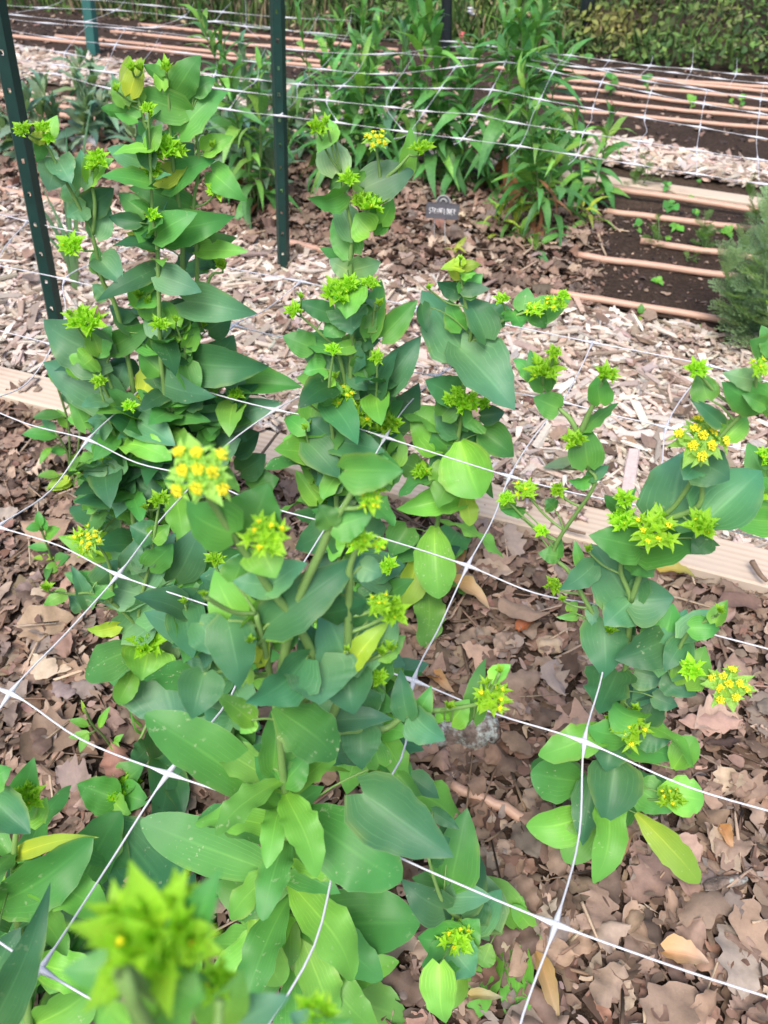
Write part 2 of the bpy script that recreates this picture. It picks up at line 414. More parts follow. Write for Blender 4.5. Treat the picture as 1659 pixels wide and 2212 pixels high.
# leaf litter of the near bed: whole oak leaves, smaller leaves, then crumbs
P1a, P1b = P1N[0].lerp(P1N[1], .0), P1N[1]
near = (Vector((-1.15,-.25,0)), Vector((1.25,-.25,0)), Vector((P1b.x,P1b.y,0)), Vector((P1a.x,P1a.y,0)))
parts = []
P = quad_pts(near, 5200); P = P[(P[:,0] > -1.3) & (P[:,0] < 1.25)]
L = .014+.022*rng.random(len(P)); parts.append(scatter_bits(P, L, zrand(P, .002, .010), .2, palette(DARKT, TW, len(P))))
P = quad_pts(near, 22000); L = .006+.016*rng.random(len(P)); parts.append(scatter_bits(P, L, zrand(P, .006, .017), .26, palette(TAN, TW, len(P), .2), .45))
P = quad_pts(near, 3600); L = .026+.030*rng.random(len(P)); parts.append(scatter_oak(P, L, zrand(P, .004, .014), .25, palette(TAN, TW, len(P))))
P = quad_pts(near, 800); L = .042+.045*rng.random(len(P))
keep = rng.random(len(P)) < np.clip(1.1-.95*(P[:,1]-.25*P[:,0]), .10, 1); P, L = P[keep], L[keep]
parts.append(scatter_oak(P, L, zrand(P, .008, .018), .16, palette(TAN[:3]+TAN[4:], [30,22,16,10,5,4], len(P), .12)*1.28, .7))
P = quad_pts(near, 900); parts.append(scatter_chips(P, .025+.05*rng.random(len(P)), .0015+.002*rng.random(len(P)), np.full(len(P), .0015), zrand(P, .012, .024), .12, palette([(.4,.3,.22),(.2,.13,.09)], [1,1], len(P))))
tag(mk_np('leaf_litter', *join(parts)[:2], M_LITTER, join(parts)[2]), 'brown oak leaf litter covering the near bed', kind='stuff')
# crumbled litter of the second bed
bed2 = (B2N[0], G(1290,700), G(1320,425), P2N[0])
parts = []
P = quad_pts(bed2, 13000); L = .010+.02*rng.random(len(P)); parts.append(scatter_bits(P, L, zrand(P, .002, .02), .34, palette(DARKT, TW, len(P), .25)))
P = quad_pts(bed2, 2600); L = .03+.03*rng.random(len(P)); parts.append(scatter_oak(P, L, zrand(P, .008, .022), .25, palette(TAN, TW, len(P))))
P = quad_pts(bed2, 500); parts.append(scatter_chips(P, .03+.05*rng.random(len(P)), .002+.003*rng.random(len(P)), np.full(len(P), .002), zrand(P, .012, .024), .12, palette([(.4,.3,.22),(.2,.13,.09)], [1,1], len(P))))
# thin crumbs over the dark soil
soilq = (s0, B2N[1], P2N[1], s1)
P = quad_pts(soilq, 1500); L = .004+.012*rng.random(len(P)); parts.append(scatter_bits(P, L, ihgt(P)*1.3+.012+.005*rng.random(len(P)), .3, palette(TAN+[(.05,.035,.03)]*2, TW+[60,40], len(P), .3)))
tag(mk_np('crumbled_leaf_litter', *join(parts)[:2], M_LITTER, join(parts)[2]), 'crumbled brown leaf litter around the tall plants of the second bed', kind='stuff')
# wood chips on the two paths
CH = [(.50,.42,.36), (.58,.50,.435), (.42,.335,.28), (.27,.20,.16), (.46,.41,.375), (.68,.61,.545), (.40,.30,.24)]
CW = [28, 18, 20, 16, 12, 6, 8]
pq = (P1F[0], P1F[1], B2N[1]+Vector((0,.03,0)), B2N[0]+Vector((0,.03,0)))
parts = []
P = quad_pts(pq, 14000); n = len(P); parts.append(scatter_chips(P, .008+.016*rng.random(n), .003+.007*rng.random(n), .0015+.003*rng.random(n), zrand(P, .005, .02), .22, palette(CH, CW, n, .2)))
P = quad_pts(pq, 9000); n = len(P); parts.append(scatter_chips(P, .018+.035*rng.random(n)**1.5, .003+.009*rng.random(n), .002+.004*rng.random(n), zrand(P, .008, .022), .17, palette(CH, CW, n, .2)))
P = quad_pts(pq, 700); n = len(P); parts.append(scatter_chips(P, .04+.04*rng.random(n), .004+.012*rng.random(n), .003+.004*rng.random(n), zrand(P, .016, .026), .12, palette(CH, CW, n, .2)))
P = quad_pts(pq, 700); n = len(P); parts.append(scatter_bits(P, .02+.03*rng.random(n), zrand(P, .012, .03), .3, palette(TAN, TW, n)))
tag(mk_np('wood_chips', *join(parts)[:2], M_CHIP, join(parts)[2], False), 'pale wood chips covering the path between the two beds', kind='stuff')
# chips and crumbs that have strayed onto the near boards
nd = (P1N[1]-P1N[0]).normalized(); nd = Vector((-nd.y, nd.x, 0))
P = quad_pts((P1N[0]+nd*.004, P1N[1]+nd*.004, P1N[1]+nd*.088, P1N[0]+nd*.088), 2600)
P = P[np.array([noise.noise(Vector((x*5, y*5, 2))) for x, y in P]) > .06]; n = len(P)
parts = [scatter_bits(P, .005+.018*rng.random(n), .029+.004*rng.random(n), .2, palette(TAN, TW, n))]
k = n//5; parts.append(scatter_chips(P[:k], .012+.03*rng.random(k), .003+.008*rng.random(k), .002+.002*rng.random(k), np.full(k, .031), .15, palette(CH, CW, k, .2)))
tag(mk_np('board_crumbs', *join(parts)[:2], M_LITTER, join(parts)[2]), 'crumbs and chips strewn over the near edging boards', kind='stuff')
pq2 = (P2F[0], P2F[1], B3N[1], B3N[0])
P = quad_pts(pq2, 11000); n = len(P); p1 = scatter_chips(P, .02+.035*rng.random(n), .006+.016*rng.random(n), .002+.005*rng.random(n), zrand(P, .006, .03), .28, palette(CH, CW, n, .2))
tag(mk_np('far_wood_chips', *p1[:2], M_CHIP, p1[2], False), 'wood chips on the far path beyond the second bed', kind='stuff')
far3 = (B3N[0], B3N[1], B3F[1], B3F[0])
P = quad_pts(far3, 2500); n = len(P); p1 = scatter_bits(P, .008+.022*rng.random(n), ihgt(P)*1.3+.014+.006*rng.random(n), .3, palette(TAN+[(.05,.035,.03)], TW+[90], n, .3))
tag(mk_np('bed_crumbs', *p1[:2], M_LITTER, p1[2]), 'crumbs of dead leaf on the dark soil of the far bed', kind='stuff')

# ------------------------------------------------------------------ drip pipes
def pipe(p, q, label, r=.0085, bury=False, z=None):
    za = (r*.9 if z is None else z)+.012
    a, b = G(*p, za), G(*q, za)
    n = 14; pts = []
    for i in range(n+1):
        c = a.lerp(b, i/n); c.z = za+.5*hgt(c.x, c.y)+.002*noise.noise(Vector((i*.4, p[1]*.1, 0)))
        c += Vector((0, .004*noise.noise(Vector((i*.5, p[0]*.1, 7))), 0)); pts.append(c)
    t = Tubes(); t.add(pts, r, 10); base = pts[0].copy(); base.z = 0
    return tag(t.build('drip_pipe', M_PIPE, None, base), label, 'pipe')
pipe((1190,628), (1665,708), 'tan drip pipe nearest the chip path at the front of the seedling bed')
pipe((1244,551), (1690,610), 'second drip pipe from the path in the seedling bed, left end free on litter')
pipe((1383,521), (1700,566), 'short tan drip pipe in the middle of the seedling bed, starting right of the others')
pipe((1310,457), (1700,505), 'tan drip pipe fourth from the path in the seedling bed')
pipe((1290,402), (1710,466), 'tan drip pipe along the far side of the seedling bed, just before the edging board')
pipe((620,523), (700,540), 'short stub of tan drip pipe beside the green fence post foot', .009)
pipe((-60,398), (150,442), 'tan drip pipe at left edge behind the leaning post', .009)
pipe((-60,195), (160,236), 'pipe under the far left edging board, upper of the two', .009)
pipe((-60,222), (230,262), 'pipe under the far left edging board, lower of the two', .009)
pipe((225,355), (295,376), 'tan pipe stub behind the left flower clump', .009)
lab3 = ['nearest the far chip path', 'second from the far chip path', 'third from the far chip path', 'fourth from the far chip path', 'fifth from the far chip path', 'last before the far weeds']
for k, (p, q) in enumerate([((1178,235),(1720,281)), ((1180,208),(1720,262)), ((1200,186),(1720,247)), ((1195,170),(1720,222)), ((1170,147),(1720,205)), ((1000,141),(1720,192))]):
    pipe(p, q, 'tan pipe in the far dark bed at right, '+lab3[k], .0072)
lab4 = ['nearest its chip path', 'second from its chip path', 'third from its chip path', 'next to the weeds']
for k, (p, q) in enumerate([((-60,70),(900,165)), ((120,78),(830,147)), ((240,70),(880,126)), ((300,55),(860,108))]):
    pipe(p, q, 'long pipe behind the upper left netting, '+lab4[k], .0078)
pipe((975,1697), (1160,1776), 'drip pipe half buried in the oak leaves of the near bed', .0065, z=.002)

# ------------------------------------------------------------------ fence posts
def on_plane(b, px, py, lean=0.0):
    h = Vector((CAM.x-b.x, CAM.y-b.y, 0)).normalized(); d = ray(px, py)
    t = (lean*CAM.z-(CAM-b).dot(h))/(d.dot(h)-lean*d.z); return CAM+d*t
def post(base, top, label, material, width=.03, over=.15, holes=True):
    b = G(*base); t = on_plane(b, *top); ax = (t-b); L = ax.length*(1+over); ax.normalize()
    s = (RIGHT-ax*RIGHT.dot(ax)).normalized(); f = ax.cross(s)
    if f.dot(CAM-b) < 0: f = -f
    root = empty('fence_post', b, label, 'fence post', None)
    M = lambda u, v, z: s*u+f*v+ax*z
    V = []; Fc = []
    def strip(pts, z0, z1):
        k = len(V)
        for (u, v) in pts: V.append(M(u,v,z0)); V.append(M(u,v,z1))
        for i in range(len(pts)-1): Fc.append((k+2*i, k+2*i+2, k+2*i+3, k+2*i+1))
    w2, th, dp = width/2, .0025, width*.45; hw = width*.09
    # flanges bent back, a flat web with real punched holes
    strip([(-w2,-dp), (-w2*.55,0), (-hw,0)], -.15, L); strip([(hw,0), (w2*.55,0), (w2,-dp)], -.15, L)
    strip([(w2-th,-dp), (w2*.55-th*.6,-th), (hw,-th)], -.15, L); strip([(-hw,-th), (-w2*.55+th*.6,-th), (-w2+th,-dp)], -.15, L)
    pitch, hl = .051, .008; z = -.15
    while z < L:
        z1 = min(z+pitch-(hl if holes else 0), L)
        strip([(-hw,0), (hw,0)], z, z1); strip([(hw,-th), (-hw,-th)], z, z1)
        z += pitch
    mk('channel', V, Fc, material, root, smooth=False)
    z = .1
    while z < L and holes:                           # small studs bent out of the web
        tb = Tubes(); c = M(0, .001, z); tb.add([c, c+f*.004+ax*.004], [.0022,.0012], 5); z += .102
        tb.build('hook', material, root)
    return root
post((150,872), (2,105), 'dark green metal fence post leaning at the left edge behind the leafy clump', M_POST, .030)
post((612,590), (597,0), 'upright green metal fence post with punched holes in the middle of the bed', M_POST, .031)
post((200,128), (186,0), 'far teal fence post behind the netting at upper left', M_POSTT, .055, .6, False)
post((965,132), (966,0), 'dark far fence post behind the tall strawflower stems', M_POSTB, .045, .6, False)
post((1250,118), (1274,0), 'dark far fence post standing before the weed thicket at upper right', M_POSTB, .055, .6, False)
post((444,40), (441,0), 'distant black post at the top edge left of the green post', M_POSTB, .04, .5, False)

# ------------------------------------------------------------------ trellis netting
def strand_radius(pts, nodes, r0, r1, reach):
    out = []
    for p in pts:
        d = min((p-q).length for q in nodes) if nodes else 9
        k = max(0, 1-d/reach); out.append(r0+(r1-r0)*k**1.7)
    return out
def net(label, lines, nodes, r0, r1, reach, base):
    root = empty('trellis_net', base, label, 'net')
    for pts in lines:
        t = Tubes(); t.add(pts, strand_radius(pts, nodes, r0, r1, reach), 6, True)
        t.build('strand', M_NET, root, base)
    return root
# the near net: traced crossings where the photo shows them, a flat six-inch grid elsewhere
ZN = .35
TR = {(1,1):(22,1497),(4,1):(1200,1996),(1,2):(255,1242),(3,2):(893,1470),(4,2):(1262,1602),(0,3):(190,950),(2,3):(710,1130),(3,3):(1010,1222),
 (1,4):(595,885),(3,4):(1101,1029),(2,5):(946,813),(4,5):(1439,923),(0,6):(650,608),(3,6):(1280,740),(4,6):(1533,790),(2,0):(87,2093),(-1,5):(140,603),(0,5):(505,703),
 (-1,6):(300,525),(-2,6):(60,478),(1,6):(905,664),(2,6):(1085,700),(3,5):(1213,868),(5,1):(1775,2195),(5,2):(1730,1771),(4,3):(1320,1312),(-1,4):(115,745),(5,3):(1740,1424)}
ca, sa = math.cos(-.387155579), math.sin(-.387155579)
def grid(i, j):
    x, y = i*.1524, j*.1524
    return Vector((-.506457931+ca*x-sa*y, .289758345+sa*x+ca*y, ZN))
node = {}
res = {k: G(*p, ZN)-grid(*k) for k, p in TR.items()}
for i in range(-5, 9):
    for j in range(-1, 7):
        if (i, j) in res: node[i,j] = G(*TR[i,j], ZN)
        else:
            ws = Vector(); s = 0
            for k, r in res.items():
                q = 1/((k[0]-i)**2+(k[1]-j)**2)**1.6; ws += r*q; s += q
            node[i,j] = grid(i, j)+ws/s+Vector((random.gauss(0,.004), random.gauss(0,.004), 0))
for k in node: node[k].z += 0
def wavy(ps, amp):
    """a strand through its crossings, slack between them"""
    Q = []
    for a, b in zip(ps[:-1], ps[1:]):
        Q.append(a); d = (b-a); s = Vector((-d.y, d.x, 0)).normalized()
        Q.append(a.lerp(b, .5)+s*random.gauss(0, amp)+Vector((0,0,-abs(random.gauss(0,amp*.7)))))
    Q.append(ps[-1]); return catmull(Q, 5)
lines = [wavy([node[i,j] for i in range(-5,9)], .0035) for j in range(-1,7)]+[wavy([node[i,j] for j in range(-1,7)], .011) for i in range(-5,9)]
net('white square trellis net stretched over the near bed, plants growing through it', lines, list(node.values()), .00085, .0027, .014, Vector((node[1,1].x,node[1,1].y,0)))

# the net of the second bed, strands traced in its own plane
def trace(s, t, z, zs=None):
    v = [tuple(map(float, q.split(','))) for q in s.split()]
    return [G(*T(t, x, y), z) for x, y in v]
Z2 = .37
rows2 = [trace(s, 0, Z2) for s in [
 '-60,135 15,152 120,160 240,192 495,237 605,250 730,265 872,284 999,300 1122,316 1244,335 1370,355 1505,376 1652,398 1760,414',
 '-60,105 10,122 135,142 225,155 500,195 705,217 850,232 917,240 1032,248 1110,265 1260,287 1380,305 1505,325 1637,345 1760,364',
 '-60,78 15,92 140,115 300,140 465,162 555,172 645,182 740,186 848,190 952,191 1062,194 1167,215 1280,235 1392,255 1512,275 1637,297 1760,318',
 '-60,52 0,62 120,82 250,97 400,115 560,135 700,150 829,160 984,145 1092,134 1195,155 1299,178 1405,201 1520,225 1640,245 1760,268',
 '-60,30 0,38 100,50 270,62 460,84 640,108 829,117 1000,100 1134,127 1250,145 1315,150 1437,172 1527,195 1643,215 1760,235',
 ]]
cols2 = [trace(s, 0, Z2) for s in [
 '1115,82 1109,90 1092,134 1062,194 1032,248 999,300 980,312', '1015,115 984,145 952,191 918,240 880,290 850,300', '1217,125 1195,155 1167,215 1150,250 1140,280 1122,316 1094,342',
 '1316,150 1299,178 1280,235 1277,260 1260,287 1247,335 1228,355', '1420,172 1405,201 1392,255 1397,285 1380,305 1370,355', '1527,195 1520,225 1512,275 1505,325 1505,378', '1650,180 1643,215 1640,245 1634,300 1637,345 1640,400',
 '872,284 835,232 848,190 875,150 900,110', '730,265 705,217 740,186 775,150 790,120', '605,250 640,215 645,182 690,150 720,118', '495,237 520,200 555,172 560,135 575,100', '240,192 300,140 330,105 350,68', '120,160 135,142 140,115 165,80 190,55', '225,155 250,97 270,62', '15,152 10,122 15,92 0,62 0,38', '390,212 465,162 460,84',
 ]]
nd2 = [p for r in rows2 for p in r[1:-1]]
net('white trellis net over the second bed, tied to the upright green post', [catmull(r, 4) for r in rows2+cols2], nd2, .00052, .0027, .014, Vector((rows2[0][6].x, rows2[0][6].y, 0)))
Z3 = .36
rows3 = [trace(s, 0, Z3) for s in [
 '829,85 980,90 1062,100 1149,112 1232,120 1315,131 1404,142 1494,149 1590,160 1720,170', '829,112 1000,126 1134,128 1250,145 1364,148 1456,157 1552,170 1655,180 1720,188', '1100,98 1200,128 1300,152 1400,176 1500,190 1600,208 1720,226',
 '-60,2 0,10 95,17 250,22 395,37 530,57 690,72 829,85', '-60,-20 20,-6 180,-2 330,12 480,26 620,38 760,44', '-60,22 40,33 185,48 330,60 465,46 600,62 750,85',
 ]]
cols3 = [trace(s, 0, Z3) for s in ['1318,118 1315,131 1300,150', '1410,120 1404,142 1380,165', '1498,102 1494,149 1480,175', '1592,125 1590,160 1575,185', '1240,100 1232,120 1215,140',
 '530,0 532,45 530,57 560,85', '690,30 675,57 660,80', '760,20 753,66 740,90', '0,46 20,30 95,17 140,0', '185,48 250,22 270,0', '330,60 395,37 420,5', '465,46 480,26 500,4']]
net('far trellis net over the dark soil bed, partly bundled at right', [catmull(r, 4) for r in rows3+cols3], [p for r in rows3 for p in r[1:-1]], .0005, .0026, .014, Vector((rows3[0][3].x, rows3[0][3].y, 0)))

# ------------------------------------------------------------------ leaves
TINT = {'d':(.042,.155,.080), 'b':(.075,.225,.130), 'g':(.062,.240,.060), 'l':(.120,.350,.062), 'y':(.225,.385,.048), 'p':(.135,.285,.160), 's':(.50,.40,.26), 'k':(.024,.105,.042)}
SHAPE = {'o':(.35,.93,.13), 'n':(.55,.95,.05), 's':(.80,.62,.0), 'a':(.7,1.0,.0)}
def leaf_grid(B, Tp, W, nh, shape='o', bow=.08, fold=.15, rip=.5, nu=13, nv=8, twist=0., curl=0., notch=0., tipc=0.):
    a, b, lobe = SHAPE[shape]; pk = (a/(a+b))**a*(b/(a+b))**b
    d = Tp-B; L = d.length
    if L < 1e-5: d = Vector((0,0,1)); L = .01
    d = d/L
    n = nh-d*nh.dot(d)
    if n.length < 1e-4: n = d.orthogonal()
    n.normalize(); s = d.cross(n)
    ph = random.random()*6.3; ph2 = random.random()*6.3; fr = random.uniform(2.2, 3.6)
    V = []; UV = []
    for i in range(nu+1):
        u = 1-(1-i/nu)**1.35; uu = max(u, .004)
        w = (uu**a*max(1-uu, .002)**b)/pk*W*.5
        if shape == 's': w = max(w, W*.09*(1-u)+.0003)
        tw = twist*(u-.3); sn = s*math.cos(tw)+n*math.sin(tw); nn = n*math.cos(tw)-s*math.sin(tw)
        for j in range(nv+1):
            v = 2*j/nv-1; av = abs(v)
            wl = w*(1+.035*rip*math.sin(6.283*fr*1.7*u+ph2+v))
            if notch and math.sin(u*19+ph+v*2) > 1-notch: wl *= .86
            z = bow*L*4*u*(1-u)+fold*(1.45-.95*u)*wl*av**1.4-tipc*L*max(0., u-.55)**2+rip*.13*wl*av*av*math.sin(6.283*fr*u+ph+(1.4 if v > 0 else 0))-curl*L*u*u*u
            x = wl*v
            if curl: pass
            al = L*u-lobe*L*av*(1-u)**4
            V.append(B+d*al+sn*x+nn*z)
            UV.append((u, v*.5+.5))
    Fc = [(i*(nv+1)+j, (i+1)*(nv+1)+j, (i+1)*(nv+1)+j+1, i*(nv+1)+j+1) for i in range(nu) for j in range(nv)]
    return V, Fc, UV
def jit_tint(k, amt=.14):
    c = TINT[k]; f = 1+random.gauss(0, amt)
    return tuple(max(.01, x*f*(1+random.gauss(0,.05))) for x in c)

# ------------------------------------------------------------------ flower heads: unit meshes, shared between copies
def small_bract(V, Fc, UV, B, d, n, L, W, cup=.25):
    d = d.normalized(); n = (n-d*n.dot(d)).normalized(); s = d.cross(n); k = len(V)
    for i, (u, w) in enumerate(((0,.35),(.3,1),(.62,.80),(.85,.30),(1,.02))):
        for v in (-1,0,1):
            V.append(B+d*(L*u)+s*(v*w*W*.5)+n*(cup*W*abs(v)*w-.10*L*u*u)); UV.append((u, v*.5+.5))
    for i in range(4):
        for j in range(2): Fc.append((k+i*3+j, k+i*3+j+3, k+i*3+j+4, k+i*3+j+1))
def bud(V, Fc, UV, c, r, ax):
    k = len(V); a = ax.orthogonal().normalized(); b = ax.cross(a)
    for p in (a, b, -a, -b): V.append(c+p*r); UV.append((.5,.7))
    V.append(c+ax*r*1.3); UV.append((.5,.5)); V.append(c-ax*r); UV.append((.5,.5))
    for i in range(4): Fc.append((k+i, k+(i+1) % 4, k+4)); Fc.append((k+(i+1) % 4, k+i, k+5))
def head_mesh(kind, seed):
    st = random.getstate(); random.seed(seed)
    V, Fc, UV = [], [], []; FV, FF, FU = [], [], []
    Z = Vector((0,0,1))
    nu = {'young':9, 'semi':9, 'open':9, 'bud':3}[kind]; spread = {'young':.40, 'semi':.50, 'open':.60, 'bud':.16}[kind]
    lift = {'young':58, 'semi':40, 'open':16, 'bud':74}[kind]
    k0 = random.random()*6
    nb = {'young':6, 'semi':6, 'open':7, 'bud':4}[kind]
    for i in range(nb):                                          # the large outer bracts
        az = k0+6.283*i/nb+random.gauss(0,.14); el = R({'young':34,'semi':24,'open':4,'bud':66}[kind]+random.gauss(0,10))
        d = Vector((math.cos(az)*math.cos(el), math.sin(az)*math.cos(el), math.sin(el)))
        small_bract(V, Fc, UV, Vector((0,0,-.10))+d*.08, d, Z, random.uniform(.58,.98), random.uniform(.34,.50), .34)
    for q in range(nu):
        if q == 0: c = Vector((0,0,.20)); ax = Z.copy()
        else:
            az = k0+6.283*q/(nu-1)+random.gauss(0,.15); rr = spread*(random.uniform(.85,1.1) if q % 2 else random.uniform(.5,.75))
            c = Vector((math.cos(az)*rr, math.sin(az)*rr, .20-.22*rr+random.gauss(0,.03)))
            ax = Vector((math.cos(az)*rr*.9, math.sin(az)*rr*.9, .75)).normalized()
        e1 = ax.orthogonal().normalized(); e2 = ax.cross(e1); kk = random.random()*6; m = 5
        for i in range(m):
            az = kk+6.283*i/m+random.gauss(0,.14); el = R(lift+random.gauss(0,13))
            d = (e1*math.cos(az)+e2*math.sin(az))*math.cos(el)+ax*math.sin(el)
            small_bract(V, Fc, UV, c-ax*.06, d, ax, random.uniform(.32,.54)*(1.0 if kind != 'open' else .9), random.uniform(.13,.21), .36)
        for i in range(6 if kind in ('young','bud') else 2):
            o = (e1*random.gauss(0,1)+e2*random.gauss(0,1))*.05
            small_bract(V, Fc, UV, c+o, ax+o*4, e1, random.uniform(.2,.32), .08, .2)
        nf = {'young':0, 'semi':8, 'open':20, 'bud':0}[kind]
        if kind == 'semi' and random.random() < .5: nf = 0
        if kind == 'young' and q % 5 == 1: nf = 2
        for i in range(nf):
            a2 = 2.4*i; r2 = .038*math.sqrt(i+.3)*(.9 if kind == 'open' else .75)
            bud(FV, FF, FU, c+(e1*math.cos(a2)+e2*math.sin(a2))*r2+ax*(.12+random.uniform(0,.05)-r2*.25), random.uniform(.032,.046), (ax+e1*random.gauss(0,.4)+e2*random.gauss(0,.4)).normalized())
    me = bpy.data.meshes.new('flower_head'); me.from_pydata([tuple(v) for v in V], [], Fc)
    ul = me.uv_layers.new(name='UVMap'); idx = np.zeros(len(me.loops), np.int32); me.loops.foreach_get('vertex_index', idx)
    ul.data.foreach_set('uv', np.asarray(UV, np.float32)[idx].ravel())
    me.polygons.foreach_set('use_smooth', [True]*len(me.polygons)); me.materials.append(M_BRACT)
    fm = None
    if FV:
        fm = bpy.data.meshes.new('floret_cluster'); fm.from_pydata([tuple(v) for v in FV], [], FF); fm.materials.append(M_FLORET)
    random.setstate(st); return me, fm
HEADS = {k: [head_mesh(k, 100+10*i+ord(k[0])) for i in range(3)] for k in ('young','semi','open','bud')}
HK = {'y':'young', 'm':'semi', 'o':'open', 'b':'bud'}
HC_ = {'y':(.270,.560,.042), 'm':(.285,.560,.048), 'o':(.255,.500,.110), 'b':(.250,.490,.050)}
def basis(z, roll=0.):
    z = z.normalized(); x = z.orthogonal().normalized(); y = z.cross(x)
    x2 = x*math.cos(roll)+y*math.sin(roll); y2 = z.cross(x2); return x2, y2, z
def matrix(loc, x, y, z, s=1.0):
    return Matrix(((x.x*s, y.x*s, z.x*s, loc.x), (x.y*s, y.y*s, z.y*s, loc.y), (x.z*s, y.z*s, z.z*s, loc.z), (0,0,0,1)))
def add_head(root, base, pos, radius, k, face):
    me, fm = random.choice(HEADS[HK[k]])
    o = bpy.data.objects.new('flower_head', me); COL.objects.link(o); o.parent = root
    x, y, z = basis(face, random.random()*6.3); o.matrix_basis = matrix(pos-base, x, y, z, radius)
    f = 1+random.gauss(0, .10); o.color = tuple(c*f for c in HC_[k])+(0,)
    if fm:
        c = bpy.data.objects.new('floret_cluster', fm); COL.objects.link(c); c.parent = o
    return o

# ------------------------------------------------------------------ thoroughwax plants, traced leaf by leaf
def wax(label, base, stems, leaves, heads, lean=0., fill=10, skirt=0, skz=.30, dense=0, mode=None, r=(3.0,1.2), filltint='dggb'):
    """base: pixel of the foot on the ground; stems, leaves, heads: traced in half-pixel tiles on the plant's own upright plane"""
    b = G(*base); b.z = 0
    root = empty('thoroughwax_plant', b, label, 'flowering plant', 'thoroughwax plants growing through the near net')
    hdir = Vector((CAM.x-b.x, CAM.y-b.y, 0)).normalized()
    def pt(px, py, o=0.):
        p = mode(px, py) if mode else on_plane(b, px, py, lean)
        v = (CAM-p).normalized(); p = p+v*o
        if p.z < .014:
            d = ray(px, py); p = CAM+d*((.014-HC)/d.z)
        return p
    tb = Tubes(); SP_ = []
    for si, s in enumerate(stems):
        pts = [pt(*T(*q)) for q in s]
        if si == 0: pts = [b+Vector((0,0,-.02))]+pts
        cm = catmull(pts, 6); m = len(cm)
        ra, rb = (r if si == 0 else (r[0]*.62, r[1]*.9))
        tb.add(cm, [(ra+(rb-ra)*i/(m-1))*.001 for i in range(m)], 8)
        SP_ += cm
    def hook(p, below=True):
        best = min(SP_, key=lambda q: (q-p).length+1.5*max(0, q.z-p.z+.55*math.hypot(q.x-p.x, q.y-p.y))); return best
    nleaf = 0
    def put_leaf(V, Fc, UV, tint, spots):
        nonlocal nleaf
        if nleaf >= 100: return
        nleaf += 1
        o = mk('leaf', [v-b for v in V], Fc, M_LEAF, root, uv=UV); o.color = tint+(spots,)
    for line in leaves.strip().split('\n'):
        for rec in line.split(';'):
            f = rec.split()
            if not f: continue
            t = int(f[0]); bx, by = T(t, float(f[1]), float(f[2])); tx, ty = T(t, float(f[3]), float(f[4])); wpx = float(f[5])/2
            tint = 'g'; q = None; roll = random.gauss(0, 20); off = random.uniform(-.004,.004); shp = 'o'; bow = random.uniform(-.02,.14); fold = random.choice((random.uniform(-.25,-.05), random.uniform(.2,.65), random.uniform(.15,.5), random.uniform(.0,.35))); rip = random.uniform(.4,1.4)
            notch = 0
            for k in f[6:]:
                if k in TINT and k != 's': tint = k
                elif k[0] == 'q': q = float(k[1:])
                elif k[0] == 'r': roll = float(k[1:])
                elif k[0] == 'z': off = float(k[1:])*.01
                elif k in ('N','S','A'): shp = k.lower()
                elif k[0] == 'F': fold = float(k[1:])
                elif k[0] == 'B': bow = float(k[1:])
                elif k == 'H': notch = .25
            Bp = pt(bx, by, off); D = depth(Bp); lp = math.hypot(tx-bx, ty-by)*D/F
            if q is None: q = random.uniform(.0,.35)
            Tp = atD(tx, ty, max(D-q*lp, .05))
            if Tp.z < .012:
                d = ray(tx, ty); Tp = CAM+d*((.012+random.uniform(0,.012)-HC)/d.z)
            dv = (Tp-Bp).normalized(); view = (CAM-(Bp+Tp)/2).normalized()
            n = (view-dv*view.dot(dv)).normalized(); s = dv.cross(n); rr = R(roll); n = n*math.cos(rr)+s*math.sin(rr)
            Wd = (1.0 if shp == 's' else 1.2)*wpx*D/F/max(.35, math.cos(rr))
            V, Fc, UV = leaf_grid(Bp, Tp, Wd, n, shp, bow, fold, rip, twist=random.gauss(0,.22), notch=notch, tipc=random.uniform(-.1,.9) if shp != 's' else random.uniform(.1,.6))
            hp = hook(Bp)
            if (hp-Bp).length > .007:
                tb.add(catmull([hp, hp.lerp(Bp,.5)+Vector((0,0,.1*(hp-Bp).length)), Bp], 4), [r[1]*.001*.8, r[1]*.001*.7]+[r[1]*.001*.55]*7, 6)
            put_leaf(V, Fc, UV, jit_tint(tint), random.uniform(.2,.9) if (shp == 's' or random.random() < .25) else random.uniform(0,.15))
    for line in heads.strip().split('\n'):
        for rec in line.split(';'):
            f = rec.split()
            if not f: continue
            t = int(f[0]); px, py = T(t, float(f[1]), float(f[2])); k = f[4]; off = .012; up = .75; br = 1.; side = 0.
            for e in f[5:]:
                if e[0] == 'z': off = float(e[1:])*.01
                if e[0] == 'u': up = float(e[1:])
                if e[0] == 'x': side = float(e[1:])
                if e[0] == 'c': br = float(e[1:])
            p = pt(px, py, off); D = depth(p); rad = float(f[3])/4*D/F*{'y':1.75,'m':1.62,'o':1.3,'b':1.8}[k]
            face = (Vector((0,0,1))*up+(CAM-p).normalized()*(1-up*.6)+RIGHT*side+Vector((random.gauss(0,.15), random.gauss(0,.15), 0))).normalized()
            if k == 'b': face = (face+Vector((0,0,.8))).normalized()
            hd = add_head(root, b, p-face*rad*.1, rad, k, face); hd.color = tuple(c*br for c in hd.color[:3])+(0,)
            bp = p-face*rad*.15; hp = hook(bp)
            mid = hp.lerp(bp, .5)-face*(hp-bp).length*.15
            tb.add(catmull([hp, mid, bp], 5), [r[1]*.001*.85]*11, 6)
    # long ribbed leaves hanging round the lower stem
    low = [p for p in SP_[:max(8, len(stems[0])*6)] if -.01 < p.z < skz] if skirt else []
